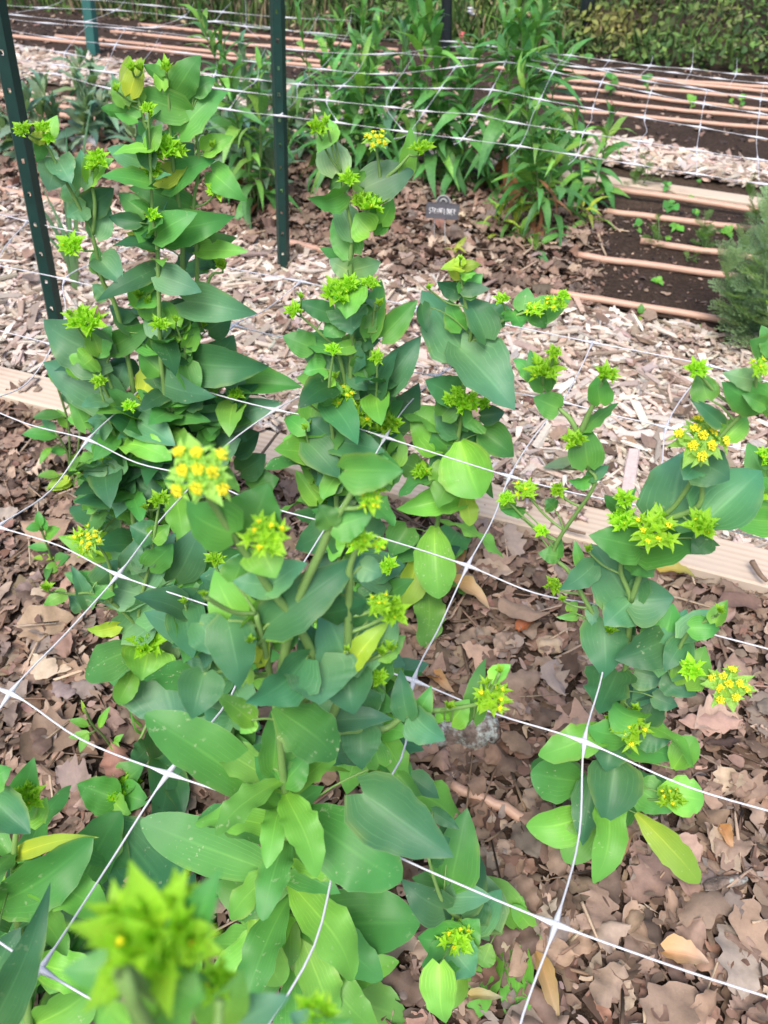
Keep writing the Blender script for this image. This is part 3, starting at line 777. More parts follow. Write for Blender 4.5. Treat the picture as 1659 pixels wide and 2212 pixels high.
    for k in range(skirt if low else 0):
        p = low[int((k+.5)/skirt*len(low)) % len(low)]; az = k*2.4+random.gauss(0,.3); el = R(random.gauss(2-26*(1-p.z/skz), 12))
        dd = Vector((math.cos(az)*math.cos(el), math.sin(az)*math.cos(el), math.sin(el)+.05)); L = random.uniform(.07,.125)*(1.1-1.3*min(p.z,.45))
        q = p+dd*L
        if q.z < .02: q.z = .02+random.uniform(0,.012)
        if p.z < .02: p = Vector((p.x, p.y, .02))
        V, Fc, UV = leaf_grid(p, q, L*random.uniform(.30,.44), Vector((random.gauss(0,.2),random.gauss(0,.2),1)), 's', random.uniform(.06,.2), random.uniform(.0,.35), 2.2, 14, 8, twist=random.gauss(0,.3), tipc=random.uniform(.1,.8))
        put_leaf(V, Fc, UV, jit_tint(random.choice('llgglg')), random.uniform(.1,.8))
    # inner leaves on the far side of the stems
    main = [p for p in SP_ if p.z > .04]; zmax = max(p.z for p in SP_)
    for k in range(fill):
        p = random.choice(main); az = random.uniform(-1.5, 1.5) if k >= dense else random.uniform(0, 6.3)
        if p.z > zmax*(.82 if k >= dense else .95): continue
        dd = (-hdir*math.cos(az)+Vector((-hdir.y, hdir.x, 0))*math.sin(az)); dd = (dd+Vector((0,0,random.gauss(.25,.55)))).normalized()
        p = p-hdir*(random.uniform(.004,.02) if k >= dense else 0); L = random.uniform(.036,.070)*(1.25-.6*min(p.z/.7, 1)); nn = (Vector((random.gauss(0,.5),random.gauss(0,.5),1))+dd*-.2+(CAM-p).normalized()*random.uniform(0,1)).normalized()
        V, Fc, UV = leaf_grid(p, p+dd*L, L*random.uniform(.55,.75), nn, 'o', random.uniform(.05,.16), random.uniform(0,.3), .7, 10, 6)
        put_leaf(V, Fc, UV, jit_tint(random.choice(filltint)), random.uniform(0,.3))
    o = tb.build('stem', M_STEM, root, b); o.location = (0,0,0); o.color = (.17,.30,.085,1)
    print('LEAVES', nleaf, label[:40])
    return root

# the leafy plant in the middle of the foreground
wax('large leafy flowering plant in the centre foreground, topped by the broad open yellow flower head', (622,2125),
 [[(7,1290,760),(7,1272,600),(7,1240,420),(7,1240,190),(7,1222,20),(5,1200,900),(5,1150,620),(5,1105,440)],
  [(5,1230,1000),(5,1300,870),(5,1352,650),(5,1285,490),(5,1235,415),(5,1160,325),(5,1090,215),(5,1010,110),(3,940,1100),(3,905,1050),(3,875,975)],
  [(5,1200,800),(5,1255,480),(5,1300,350),(5,1385,170),(5,1430,60),(3,1480,1090),(3,1555,965)],
  [(5,1230,980),(5,1400,960),(5,1500,945),(5,1659,938),(6,90,880),(6,190,862),(6,300,850),(6,440,825)], [(5,1400,960),(5,1490,720),(5,1508,330),(5,1512,240),(5,1545,150)]],
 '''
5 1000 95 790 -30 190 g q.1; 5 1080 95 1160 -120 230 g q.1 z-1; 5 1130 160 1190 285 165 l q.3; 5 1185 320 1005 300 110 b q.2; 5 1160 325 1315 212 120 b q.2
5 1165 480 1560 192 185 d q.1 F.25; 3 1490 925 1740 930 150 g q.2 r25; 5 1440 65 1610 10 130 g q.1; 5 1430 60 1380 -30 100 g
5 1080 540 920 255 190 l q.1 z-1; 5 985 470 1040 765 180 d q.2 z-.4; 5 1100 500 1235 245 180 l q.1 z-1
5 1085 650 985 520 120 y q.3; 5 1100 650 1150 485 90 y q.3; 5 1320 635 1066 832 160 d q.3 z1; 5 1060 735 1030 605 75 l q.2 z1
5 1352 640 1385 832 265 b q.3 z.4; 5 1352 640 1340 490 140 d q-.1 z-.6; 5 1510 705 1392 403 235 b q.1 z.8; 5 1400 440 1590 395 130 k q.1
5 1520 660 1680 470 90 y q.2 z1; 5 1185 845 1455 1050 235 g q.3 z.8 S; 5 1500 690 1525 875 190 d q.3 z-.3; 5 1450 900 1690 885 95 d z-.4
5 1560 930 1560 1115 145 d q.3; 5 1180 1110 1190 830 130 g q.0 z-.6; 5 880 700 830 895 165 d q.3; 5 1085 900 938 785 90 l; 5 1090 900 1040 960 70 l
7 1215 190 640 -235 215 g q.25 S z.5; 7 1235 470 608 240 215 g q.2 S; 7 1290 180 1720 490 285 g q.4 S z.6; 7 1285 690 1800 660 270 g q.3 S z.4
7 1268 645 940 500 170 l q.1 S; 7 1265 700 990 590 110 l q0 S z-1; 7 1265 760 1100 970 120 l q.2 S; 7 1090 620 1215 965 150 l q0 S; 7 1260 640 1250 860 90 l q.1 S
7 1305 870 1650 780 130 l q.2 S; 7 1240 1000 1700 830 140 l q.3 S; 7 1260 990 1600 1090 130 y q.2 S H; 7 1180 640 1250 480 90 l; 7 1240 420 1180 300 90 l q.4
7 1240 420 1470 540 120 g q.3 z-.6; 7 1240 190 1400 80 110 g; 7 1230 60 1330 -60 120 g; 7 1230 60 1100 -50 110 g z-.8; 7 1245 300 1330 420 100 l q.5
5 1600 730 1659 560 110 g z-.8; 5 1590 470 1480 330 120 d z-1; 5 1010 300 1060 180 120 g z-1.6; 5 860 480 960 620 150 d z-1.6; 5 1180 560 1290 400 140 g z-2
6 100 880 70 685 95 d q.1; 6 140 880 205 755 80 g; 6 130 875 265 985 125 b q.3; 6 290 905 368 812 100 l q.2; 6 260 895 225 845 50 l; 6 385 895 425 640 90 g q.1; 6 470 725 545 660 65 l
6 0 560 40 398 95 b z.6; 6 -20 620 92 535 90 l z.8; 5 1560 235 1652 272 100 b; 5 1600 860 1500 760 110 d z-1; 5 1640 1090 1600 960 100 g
''', '''
3 860 925 285 o u.5 z1.5; 5 1150 105 175 m u.6 z1; 5 880 360 60 b; 5 1080 560 80 b u1; 5 1500 598 45 b z2; 5 1640 400 100 m; 5 1650 610 80 b; 6 465 800 145 m x.1; 6 280 845 75 b z1.5; 6 500 690 60 b; 3 1600 1060 95 m; 5 1550 120 110 y; 5 1640 140 60 m; 6 30 590 90 b z1.5; 5 1640 720 70 y; 6 45 430 110 y
''', fill=8, skirt=34, skz=.42, r=(5.2,1.45), filltint='ggld')

# the single tall plant on the right
wax('tall upright flowering plant standing alone on the right, its leafy foot on oak leaves', (1292,1832),
 [[(8,950,150),(6,1010,1000),(6,1030,850),(6,1050,600),(6,1066,388),(6,1022,250),(6,1060,140),(6,1150,70)],
  [(6,1066,388),(6,1130,200),(6,1190,40),(4,1260,1075),(4,1350,940),(4,1440,800),(4,1530,700),(4,1625,635)],
  [(6,1000,600),(6,935,490),(6,880,400),(6,800,260),(6,735,160),(4,905,1000),(4,885,920),(4,850,860)],
  [(4,885,920),(4,820,730),(4,755,655),(4,690,560)], [(4,850,760),(4,880,690),(4,915,620),(4,945,540)],
  [(6,1190,40),(4,1362,1075),(4,1360,890),(4,1370,810)],
  [(6,1060,640),(6,1180,625),(6,1250,640),(6,1290,560),(6,1335,505),(6,1430,450)], [(6,1230,640),(6,1290,690),(6,1400,730),(6,1480,760)]],
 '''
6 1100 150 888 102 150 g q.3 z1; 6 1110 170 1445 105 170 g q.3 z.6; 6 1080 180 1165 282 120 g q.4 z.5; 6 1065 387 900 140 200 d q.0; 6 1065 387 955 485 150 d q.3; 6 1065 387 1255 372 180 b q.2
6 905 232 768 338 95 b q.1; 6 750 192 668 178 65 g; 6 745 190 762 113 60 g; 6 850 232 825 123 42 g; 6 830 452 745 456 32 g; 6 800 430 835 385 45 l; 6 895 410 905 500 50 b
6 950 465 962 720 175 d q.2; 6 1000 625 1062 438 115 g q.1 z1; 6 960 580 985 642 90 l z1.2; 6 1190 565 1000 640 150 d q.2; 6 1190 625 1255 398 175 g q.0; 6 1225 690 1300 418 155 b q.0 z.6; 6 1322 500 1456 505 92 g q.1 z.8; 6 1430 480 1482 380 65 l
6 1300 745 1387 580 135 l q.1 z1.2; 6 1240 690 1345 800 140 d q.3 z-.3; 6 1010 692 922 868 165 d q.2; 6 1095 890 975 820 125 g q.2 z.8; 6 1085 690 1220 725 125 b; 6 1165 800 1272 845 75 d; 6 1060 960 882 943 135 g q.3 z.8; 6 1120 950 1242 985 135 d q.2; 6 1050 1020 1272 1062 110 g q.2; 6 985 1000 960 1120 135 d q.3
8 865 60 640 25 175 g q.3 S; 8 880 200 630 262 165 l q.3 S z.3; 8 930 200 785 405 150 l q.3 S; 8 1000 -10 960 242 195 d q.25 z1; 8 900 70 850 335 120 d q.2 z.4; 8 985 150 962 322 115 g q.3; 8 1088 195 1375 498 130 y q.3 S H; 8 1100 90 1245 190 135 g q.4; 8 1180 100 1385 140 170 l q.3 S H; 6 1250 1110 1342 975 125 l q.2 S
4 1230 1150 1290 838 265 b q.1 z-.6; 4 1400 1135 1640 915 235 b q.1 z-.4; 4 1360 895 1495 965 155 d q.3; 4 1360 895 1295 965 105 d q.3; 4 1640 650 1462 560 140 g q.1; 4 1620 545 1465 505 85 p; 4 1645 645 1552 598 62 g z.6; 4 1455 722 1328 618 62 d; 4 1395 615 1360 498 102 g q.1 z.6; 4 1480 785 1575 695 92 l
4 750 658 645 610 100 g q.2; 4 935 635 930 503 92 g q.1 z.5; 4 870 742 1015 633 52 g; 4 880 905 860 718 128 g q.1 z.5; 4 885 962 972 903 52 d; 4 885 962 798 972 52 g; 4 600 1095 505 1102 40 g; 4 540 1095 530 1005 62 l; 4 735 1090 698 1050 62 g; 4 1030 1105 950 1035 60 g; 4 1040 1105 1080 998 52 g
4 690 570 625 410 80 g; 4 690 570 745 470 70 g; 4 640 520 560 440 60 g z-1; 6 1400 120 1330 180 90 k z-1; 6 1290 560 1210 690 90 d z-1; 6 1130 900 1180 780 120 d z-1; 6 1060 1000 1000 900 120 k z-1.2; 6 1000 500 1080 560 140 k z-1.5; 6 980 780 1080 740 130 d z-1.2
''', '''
6 1170 75 175 m u.6 z2; 6 1030 40 110 y z1.8; 6 1370 60 120 y z1.8; 6 730 320 70 y; 6 770 380 50 b; 6 975 520 85 b u1 z1.8; 6 1450 430 65 b z1.2; 6 1330 680 95 y z2.2 u.5; 6 1490 750 185 o u.35 z.5; 6 1085 852 60 b z1.6; 6 1060 935 145 m z2 u.5; 6 985 900 60 y z1.6; 8 1240 130 105 m z1; 6 680 85 55 y
4 1370 790 225 o u.65 z1; 4 1620 480 80 m; 4 1350 490 85 y; 4 960 512 90 y; 4 690 500 125 y; 4 735 420 60 y; 4 825 800 90 y z1.6; 4 610 1012 90 m; 4 530 1050 65 y; 4 750 1012 60 y; 4 1040 1050 80 y; 6 880 165 60 b
''', fill=10, skirt=7, r=(4.2,1.25))

# the plant cut by the right edge
wax('flowering plant cut off by the right edge, its pale green buds beside the wood chips', (1760,1790),
 [[(4,1990,1900),(4,1900,1500),(4,1800,1250),(4,1700,1100),(4,1660,900),(4,1680,600),(4,1690,400)], [(4,1800,1250),(4,1640,1150),(4,1570,1060)]],
 '''
4 1690 400 1582 370 120 g q.1; 4 1690 420 1630 300 80 g; 4 1600 1100 1500 990 110 g q.1; 4 1580 1090 1640 930 120 l q.1; 6 1680 40 1425 18 110 g q.2; 4 1680 900 1620 830 70 g; 4 1700 1000 1620 960 80 g; 6 1680 -40 1560 -60 110 g; 4 1700 680 1640 570 90 g; 6 1640 60 1580 -10 110 d
''', '''
4 1570 1025 130 y z1.5; 4 1650 870 90 y; 4 1660 210 40 b
''', fill=12, r=(3.5,1.3))

# the middle right plant against the wood chips
wax('flowering plant before the wood chips, long side branch reaching right, lower leaves yellowing', (905,1292),
 [[(6,200,270),(4,250,1020),(4,320,780),(4,345,560),(4,366,400),(4,376,310),(4,350,200),(4,335,110),(4,330,40)], [(4,370,380),(4,420,340),(4,480,295),(4,590,250),(4,700,215),(4,770,180)]],
 '''
4 332 152 228 115 72 d; 4 340 160 425 78 85 g; 4 340 148 455 140 55 d; 4 335 55 245 52 45 y; 4 335 45 418 35 45 y; 4 332 40 322 -8 45 y; 4 330 90 270 30 50 y; 4 335 85 400 70 50 l
4 340 405 165 145 185 b q.1; 4 338 310 278 188 85 g; 4 440 355 322 158 112 d q.1 z1; 4 165 210 182 328 55 k; 4 525 285 455 205 92 d; 4 555 240 595 305 105 g; 4 600 232 622 135 82 g; 4 640 252 805 190 105 g q.1; 4 650 250 700 310 70 g; 4 440 340 380 260 80 g
4 330 400 565 650 195 b q.3 z.8; 4 400 480 472 572 75 d; 4 30 745 160 555 122 d z-1; 4 310 605 178 535 115 d; 4 270 805 115 650 195 l q.1; 4 330 755 225 620 125 d; 4 385 700 345 735 130 g z.8; 4 420 690 525 675 75 d; 4 430 765 565 865 122 g; 4 330 800 405 1042 235 l q.3 z.6 S; 4 320 930 228 1078 155 l q.3 z1; 4 335 1055 55 1095 115 l; 4 350 1020 372 1165 85 y S
6 220 60 235 375 175 l q.2 S; 6 150 180 65 412 130 y q.2 S; 6 100 70 25 190 120 g; 6 -5 240 98 372 85 b; 4 440 970 472 1048 34 g; 4 300 780 420 830 150 k z-1; 4 280 900 200 960 130 d z-1; 4 300 640 250 520 110 d z-1; 4 350 480 300 400 90 d z-1; 4 280 830 200 760 120 g z.4; 4 250 690 330 600 90 g z1
''', '''
4 510 190 60 y; 4 650 232 75 m; 4 735 208 95 m; 4 775 172 50 y; 4 355 640 110 y z1.5; 4 285 620 60 y z1.4; 4 430 640 55 y z1.4; 4 320 590 55 y; 4 165 935 85 y z1.5; 4 330 15 40 b; 4 195 140 45 b; 4 240 1000 30 b
''', fill=17, skirt=10, r=(4.0,1.25))

# the middle plant below the green post
wax('tall flowering plant right of the green fence post, small yellow head at its top', (780,1310),
 [[(3,1500,1000),(3,1505,800),(3,1516,480),(3,1520,300),(3,1514,30),(1,1522,1010),(1,1502,900),(1,1475,745)], [(1,1522,1000),(1,1600,880),(1,1640,830),(1,1640,740),(1,1625,640)],
  [(1,1600,880),(2,0,780),(2,60,725),(2,110,670)], [(3,1505,620),(3,1460,420),(3,1380,330),(3,1300,260)], [(3,1505,800),(3,1590,640),(3,1600,420),(3,1620,200)], [(3,1500,900),(3,1580,780),(4,0,700)], [(3,1500,950),(3,1590,860),(3,1600,1000)]],
 '''
1 1452 748 1408 582 128 p q.1; 1 1435 560 1370 650 70 l; 1 1440 600 1400 500 60 l; 1 1575 812 1795 725 145 b q.1; 2 90 755 122 545 65 l; 1 1490 832 1338 872 85 g; 1 1530 1020 1445 838 105 b; 1 1530 1095 1428 945 112 g; 1 1600 1000 1530 925 120 l z1; 1 1610 990 1680 880 100 g; 2 -10 962 45 855 65 l; 1 1520 800 1580 740 70 l
3 1522 62 1645 30 95 p; 3 1500 62 1420 15 65 p; 3 1520 140 1495 270 135 l q.3 z1; 3 1522 232 1520 340 145 b q.3; 3 1430 252 1282 198 75 d; 3 1470 292 1398 345 85 g; 3 1600 345 1648 92 85 g; 3 1590 312 1670 225 65 g; 3 1345 395 1222 345 98 g; 3 1545 565 1285 312 160 b q.1 F.3; 3 1540 382 1405 412 55 l; 3 1400 485 1312 500 95 g; 3 1540 372 1645 365 48 d
4 -5 345 145 190 95 g; 4 -5 565 160 345 125 d; 3 1530 482 1645 460 92 g; 3 1520 500 1659 560 110 d z-.6; 3 1340 695 1382 465 105 g q0; 3 1475 695 1380 565 112 l z.6; 3 1565 775 1315 738 205 d q.2 z.3; 3 1545 745 1640 805 85 g z.8; 3 1330 760 1248 752 50 d; 3 1355 842 1252 828 62 g; 3 1370 1055 1276 925 75 l z1; 3 1372 1055 1388 905 62 l z1; 3 1500 1095 1295 1050 105 g; 3 1560 1080 1430 1010 110 d
4 30 895 72 755 82 l z1; 4 0 935 85 930 112 g; 3 1500 880 1400 900 120 d z-.6; 3 1510 880 1580 960 130 d z-.4; 3 1520 640 1600 540 110 d z-1; 3 1500 760 1420 640 120 d z-1; 3 1500 600 1420 500 100 k z-1; 3 1520 240 1600 160 90 g z-1; 3 1500 1000 1420 1080 110 k z-1; 3 1590 640 1650 700 90 l; 3 1510 420 1580 470 110 d z-.5; 3 1600 860 1659 780 90 g; 4 -10 860 60 790 100 d z-.6
5 1500 20 1420 90 110 d z-1; 5 1560 60 1640 160 120 d z-1; 5 1450 140 1360 240 110 d z-1.2; 5 1480 240 1580 300 120 k z-1.4
''', '''
1 1370 552 75 y u.6; 1 1410 530 60 b; 1 1625 600 110 o u.95; 1 1505 775 75 y; 1 1600 885 125 y z1.5; 1 1560 870 80 y z1.4; 2 165 645 95 y; 3 1460 160 140 y z2; 3 1510 120 70 y z1.6; 3 1600 120 70 y; 3 1270 240 75 y; 3 1300 180 50 b; 3 1470 600 115 m z1.5; 3 1570 680 130 m z1.8; 3 1450 525 55 b; 3 1340 640 75 b z1.5; 3 1350 985 60 b z2; 3 1640 1000 60 y; 3 1640 210 60 b
4 20 740 110 y z1.8
''', fill=38, skirt=10, r=(4.2,1.25))

# the large clump on the left, two plants
wax('tallest flowering plant in the left clump with arched leaves and closed yellow green tops', (425,1240),
 [[(3,875,1000),(3,862,620),(3,846,400),(3,832,200),(3,790,60),(1,790,1000),(1,760,800),(1,740,640),(1,730,450),(1,720,330)], [(3,850,450),(1,850,1090),(1,835,900),(1,860,700),(1,830,480)], [(1,740,640),(1,640,560),(1,600,440),(1,580,330)], [(3,860,600),(3,740,500),(3,660,300),(3,600,190)], [(3,846,400),(3,900,110),(3,960,70)]],
 '''
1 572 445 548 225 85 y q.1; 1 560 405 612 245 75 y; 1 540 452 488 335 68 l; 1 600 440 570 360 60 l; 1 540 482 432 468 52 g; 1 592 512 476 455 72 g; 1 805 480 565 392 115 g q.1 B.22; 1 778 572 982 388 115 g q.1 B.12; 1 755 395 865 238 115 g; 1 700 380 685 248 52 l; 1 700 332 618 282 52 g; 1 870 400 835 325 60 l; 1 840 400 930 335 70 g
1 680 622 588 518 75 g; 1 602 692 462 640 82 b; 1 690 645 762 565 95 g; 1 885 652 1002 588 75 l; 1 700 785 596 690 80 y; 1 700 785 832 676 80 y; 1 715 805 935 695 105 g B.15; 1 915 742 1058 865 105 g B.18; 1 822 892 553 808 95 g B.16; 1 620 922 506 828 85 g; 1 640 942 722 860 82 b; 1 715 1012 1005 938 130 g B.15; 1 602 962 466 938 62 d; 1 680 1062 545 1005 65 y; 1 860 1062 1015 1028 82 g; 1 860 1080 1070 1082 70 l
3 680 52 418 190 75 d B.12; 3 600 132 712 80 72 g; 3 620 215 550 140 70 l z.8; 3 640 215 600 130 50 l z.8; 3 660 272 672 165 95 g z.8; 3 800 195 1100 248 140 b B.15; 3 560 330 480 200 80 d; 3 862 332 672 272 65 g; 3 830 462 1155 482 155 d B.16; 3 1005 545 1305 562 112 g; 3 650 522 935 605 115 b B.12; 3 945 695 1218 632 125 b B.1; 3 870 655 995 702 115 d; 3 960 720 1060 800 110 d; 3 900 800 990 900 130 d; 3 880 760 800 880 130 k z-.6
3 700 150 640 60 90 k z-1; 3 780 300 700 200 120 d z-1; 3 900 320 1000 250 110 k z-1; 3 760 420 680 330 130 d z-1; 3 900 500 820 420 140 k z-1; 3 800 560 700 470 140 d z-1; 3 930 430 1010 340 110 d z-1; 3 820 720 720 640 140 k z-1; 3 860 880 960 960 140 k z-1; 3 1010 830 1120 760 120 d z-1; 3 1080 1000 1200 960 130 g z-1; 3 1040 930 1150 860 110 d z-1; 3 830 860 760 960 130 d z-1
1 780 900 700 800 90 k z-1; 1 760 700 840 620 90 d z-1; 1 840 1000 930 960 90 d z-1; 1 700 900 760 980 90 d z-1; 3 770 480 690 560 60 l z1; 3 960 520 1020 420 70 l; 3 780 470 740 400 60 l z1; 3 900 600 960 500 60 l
''', '''
1 570 300 80 b; 1 610 300 70 b; 1 720 300 90 b; 1 505 390 60 b; 1 720 640 110 y; 1 670 660 80 y; 1 770 650 70 y; 1 650 500 60 b; 1 660 730 80 y; 1 940 820 80 y; 1 920 630 50 b; 3 960 50 90 b z1.5; 3 600 180 70 b z1; 3 640 200 60 b; 3 880 300 50 b; 3 780 440 70 b z1; 3 960 560 55 b
''', fill=40, skirt=10, r=(4.6,1.3), filltint='dkgg')
wax('left flowering plant of the clump leaning past the dark fence post, several small yellow heads', (330,1255),
 [[(3,640,980),(3,590,700),(3,560,480),(3,500,220),(3,440,100),(1,400,1020),(1,330,870),(1,250,720),(1,190,600)], [(1,400,1010),(1,410,880),(1,390,760),(1,410,700)], [(3,590,700),(3,490,640),(3,430,520),(3,390,380)], [(3,600,760),(3,560,720),(3,600,680)], [(3,500,620),(3,460,480),(3,500,380)], [(3,620,900),(3,700,800),(3,745,690)], [(3,640,960),(3,560,840),(3,470,760),(3,400,700)], [(3,640,980),(3,600,1050),(5,480,40),(5,430,110)]],
 '''
1 240 705 205 825 115 b; 1 252 692 305 785 105 b; 1 205 590 245 495 55 l; 1 350 805 350 645 75 b; 1 400 785 492 685 75 l; 1 390 780 370 660 60 l; 1 370 905 492 812 105 d; 1 370 892 286 935 85 b; 1 410 1015 465 862 95 b q.1; 1 320 860 280 780 70 b z-1; 1 180 620 160 700 50 g; 1 190 600 120 590 50 y; 1 200 590 150 520 45 y
3 440 22 528 115 105 b; 3 470 442 170 283 185 b q.2 F.3; 3 480 395 665 290 95 g; 3 340 515 276 385 75 l z.6; 3 505 605 172 460 170 b q.2; 3 620 582 692 432 85 y z1; 3 660 755 530 795 105 y z1; 3 760 885 875 612 105 l z1 q.1; 3 565 805 350 818 125 b; 3 600 855 722 850 95 g; 3 590 932 436 920 75 g; 3 420 1015 368 845 48 b; 3 378 1095 475 998 52 g; 3 372 745 298 590 62 g; 3 470 935 460 1105 95 b; 3 640 930 560 1010 130 d; 3 560 700 640 620 100 b; 3 500 560 540 460 90 b
3 430 420 380 300 90 l z1; 3 420 420 480 300 80 g z.6; 3 400 440 350 480 110 l z1.2; 3 770 660 700 560 80 l z.8; 3 780 660 800 580 60 y; 3 520 780 440 700 110 b z-.6; 3 460 700 390 640 100 d z-.8; 3 540 960 470 880 120 d z-.8; 3 600 1040 520 990 120 b z-.5; 3 640 860 560 940 120 k z-1; 3 560 620 640 700 130 k z-1; 3 660 920 760 860 120 d z-.8; 3 560 520 480 440 110 d z-1; 3 700 960 790 1020 120 d z-.6; 3 600 380 540 300 90 k z-1; 3 460 180 400 120 70 b
5 470 172 248 108 85 l q.2; 5 450 202 585 85 95 b; 5 560 60 620 -20 110 b; 5 500 80 420 20 90 b z-1; 5 400 170 330 100 60 l; 5 380 180 430 90 60 l; 3 700 1040 640 1100 110 d z-1; 3 720 900 680 1000 120 d z-1
''', '''
1 100 562 75 y x-.3; 1 185 552 65 y; 1 210 600 50 y; 1 425 690 85 y; 1 400 720 60 y; 3 375 285 135 y z2; 3 300 250 50 b; 1 310 1060 100 y z1; 3 600 640 95 m z1.8; 3 500 712 95 y z2 x-.3; 3 760 585 75 y z1.5; 3 640 610 60 m z1.8; 3 690 1050 100 y z1.6; 3 620 1095 60 b; 5 385 122 130 m u.95; 3 430 640 50 b
''', fill=23, skirt=10, r=(4.2,1.25), filltint='dkgb')

wax('thick flowering plant in the heart of the left clump, mostly hidden by its neighbours', (385,1275),
 [[(3,760,900),(3,730,700),(3,700,500),(3,690,320),(1,680,1080),(1,660,940),(1,650,720),(1,640,480)], [(3,730,700),(3,780,560),(3,800,420),(3,760,300)], [(3,760,900),(3,880,800),(3,980,700),(3,1020,620)], [(3,760,950),(3,660,860),(3,600,760),(3,560,660)]],
 '''
3 560 870 420 800 130 b; 3 620 980 500 900 130 d; 3 700 760 600 640 130 b; 3 860 760 960 640 130 g; 3 760 940 860 840 150 d; 3 900 860 1040 790 140 b; 3 640 780 540 700 110 g; 3 560 1000 470 1090 120 b; 3 690 500 600 420 110 g; 3 800 640 880 540 120 d; 3 720 860 620 960 130 b; 3 820 940 900 1040 140 d; 3 480 820 400 740 90 b
''', '''
3 690 300 70 y; 3 760 280 55 b; 3 1020 600 60 y; 3 560 650 60 y; 1 660 930 60 y; 1 640 470 60 y
''', fill=96, skirt=6, dense=66, r=(4.2,1.25), filltint='dgbgkgl')
wax('low bushy flowering plant just behind the left net row, its few heads still green', (300,1300),
 [[(3,560,1000),(3,520,850),(3,470,700),(3,430,560)], [(3,560,1000),(3,660,900),(3,740,800)], [(3,560,1000),(3,500,1000),(3,440,900)]],
 '''
3 520 860 420 940 120 b; 3 480 720 380 700 110 b; 3 560 960 460 1030 120 d; 3 600 960 700 1040 130 d; 3 520 780 620 700 120 g; 3 440 900 360 960 80 b
''', '''
3 430 545 60 y; 3 740 790 55 y; 3 440 880 45 b
''', fill=55, dense=35, skirt=6, r=(3.6,1.2), filltint='dgbbkl')
wax('leafy flowering plant crowding behind the middle plant, below its tall stem', (740,1330),
 [[(3,1450,1000),(3,1440,800),(3,1420,600),(3,1440,420)], [(3,1450,1000),(3,1560,850),(3,1620,640),(3,1630,460)], [(3,1450,1040),(3,1360,900),(3,1320,760)]],
 '''
3 1440 800 1330 700 130 d; 3 1560 850 1650 740 130 g; 3 1440 620 1360 520 100 g; 3 1460 940 1360 980 130 d; 3 1560 900 1640 980 130 d; 3 1600 700 1650 600 100 b
''', '''
3 1440 405 60 y; 3 1630 440 60 y; 3 1320 745 50 b
''', fill=60, dense=35, skirt=6, r=(3.8,1.2), filltint='dgdkgl')
wax('leafy flowering plant standing close behind the centre foreground plant, on its right', (800,1730),
 [[(5,1600,1000),(5,1590,800),(5,1560,560),(5,1530,330),(5,1540,170)], [(5,1590,800),(5,1650,560),(6,0,380),(6,20,250)], [(5,1600,1000),(5,1480,820),(5,1400,640),(5,1380,500)]],
 '''
5 1590 780 1480 690 130 d; 5 1570 600 1660 500 120 b; 5 1560 560 1450 480 120 g; 5 1600 900 1690 800 130 d; 5 1650 560 1700 440 100 b; 5 1420 660 1320 720 120 d; 5 1540 330 1450 280 100 g; 5 1540 330 1630 250 100 b; 5 1480 820 1360 900 130 b; 6 0 380 70 280 90 g; 5 1600 1000 1500 1090 140 d
''', '''
5 1545 150 80 y; 6 20 235 75 y; 5 1375 480 50 b
''', fill=75, skirt=10, dense=55, r=(3.8,1.2), filltint='dbggbl')
wax('leafy flowering plant close behind the centre foreground plant, on its left', (500,1690),
 [[(5,1000,1000),(5,1010,760),(5,980,520),(5,960,330),(5,930,220)], [(5,1010,760),(5,900,600),(5,820,480),(5,800,400)]],
 '''
5 1010 760 900 700 140 d; 5 1000 700 1100 620 130 b; 5 980 520 870 480 130 b; 5 980 500 1080 420 120 g; 5 960 330 860 280 120 b; 5 900 600 780 620 130 d; 5 820 480 720 420 110 g; 5 1000 880 880 860 150 d; 5 1000 900 1110 820 140 d
''', '''
5 930 205 70 y; 5 800 390 55 b
''', fill=70, skirt=8, dense=50, r=(3.8,1.2), filltint='dbggbk')
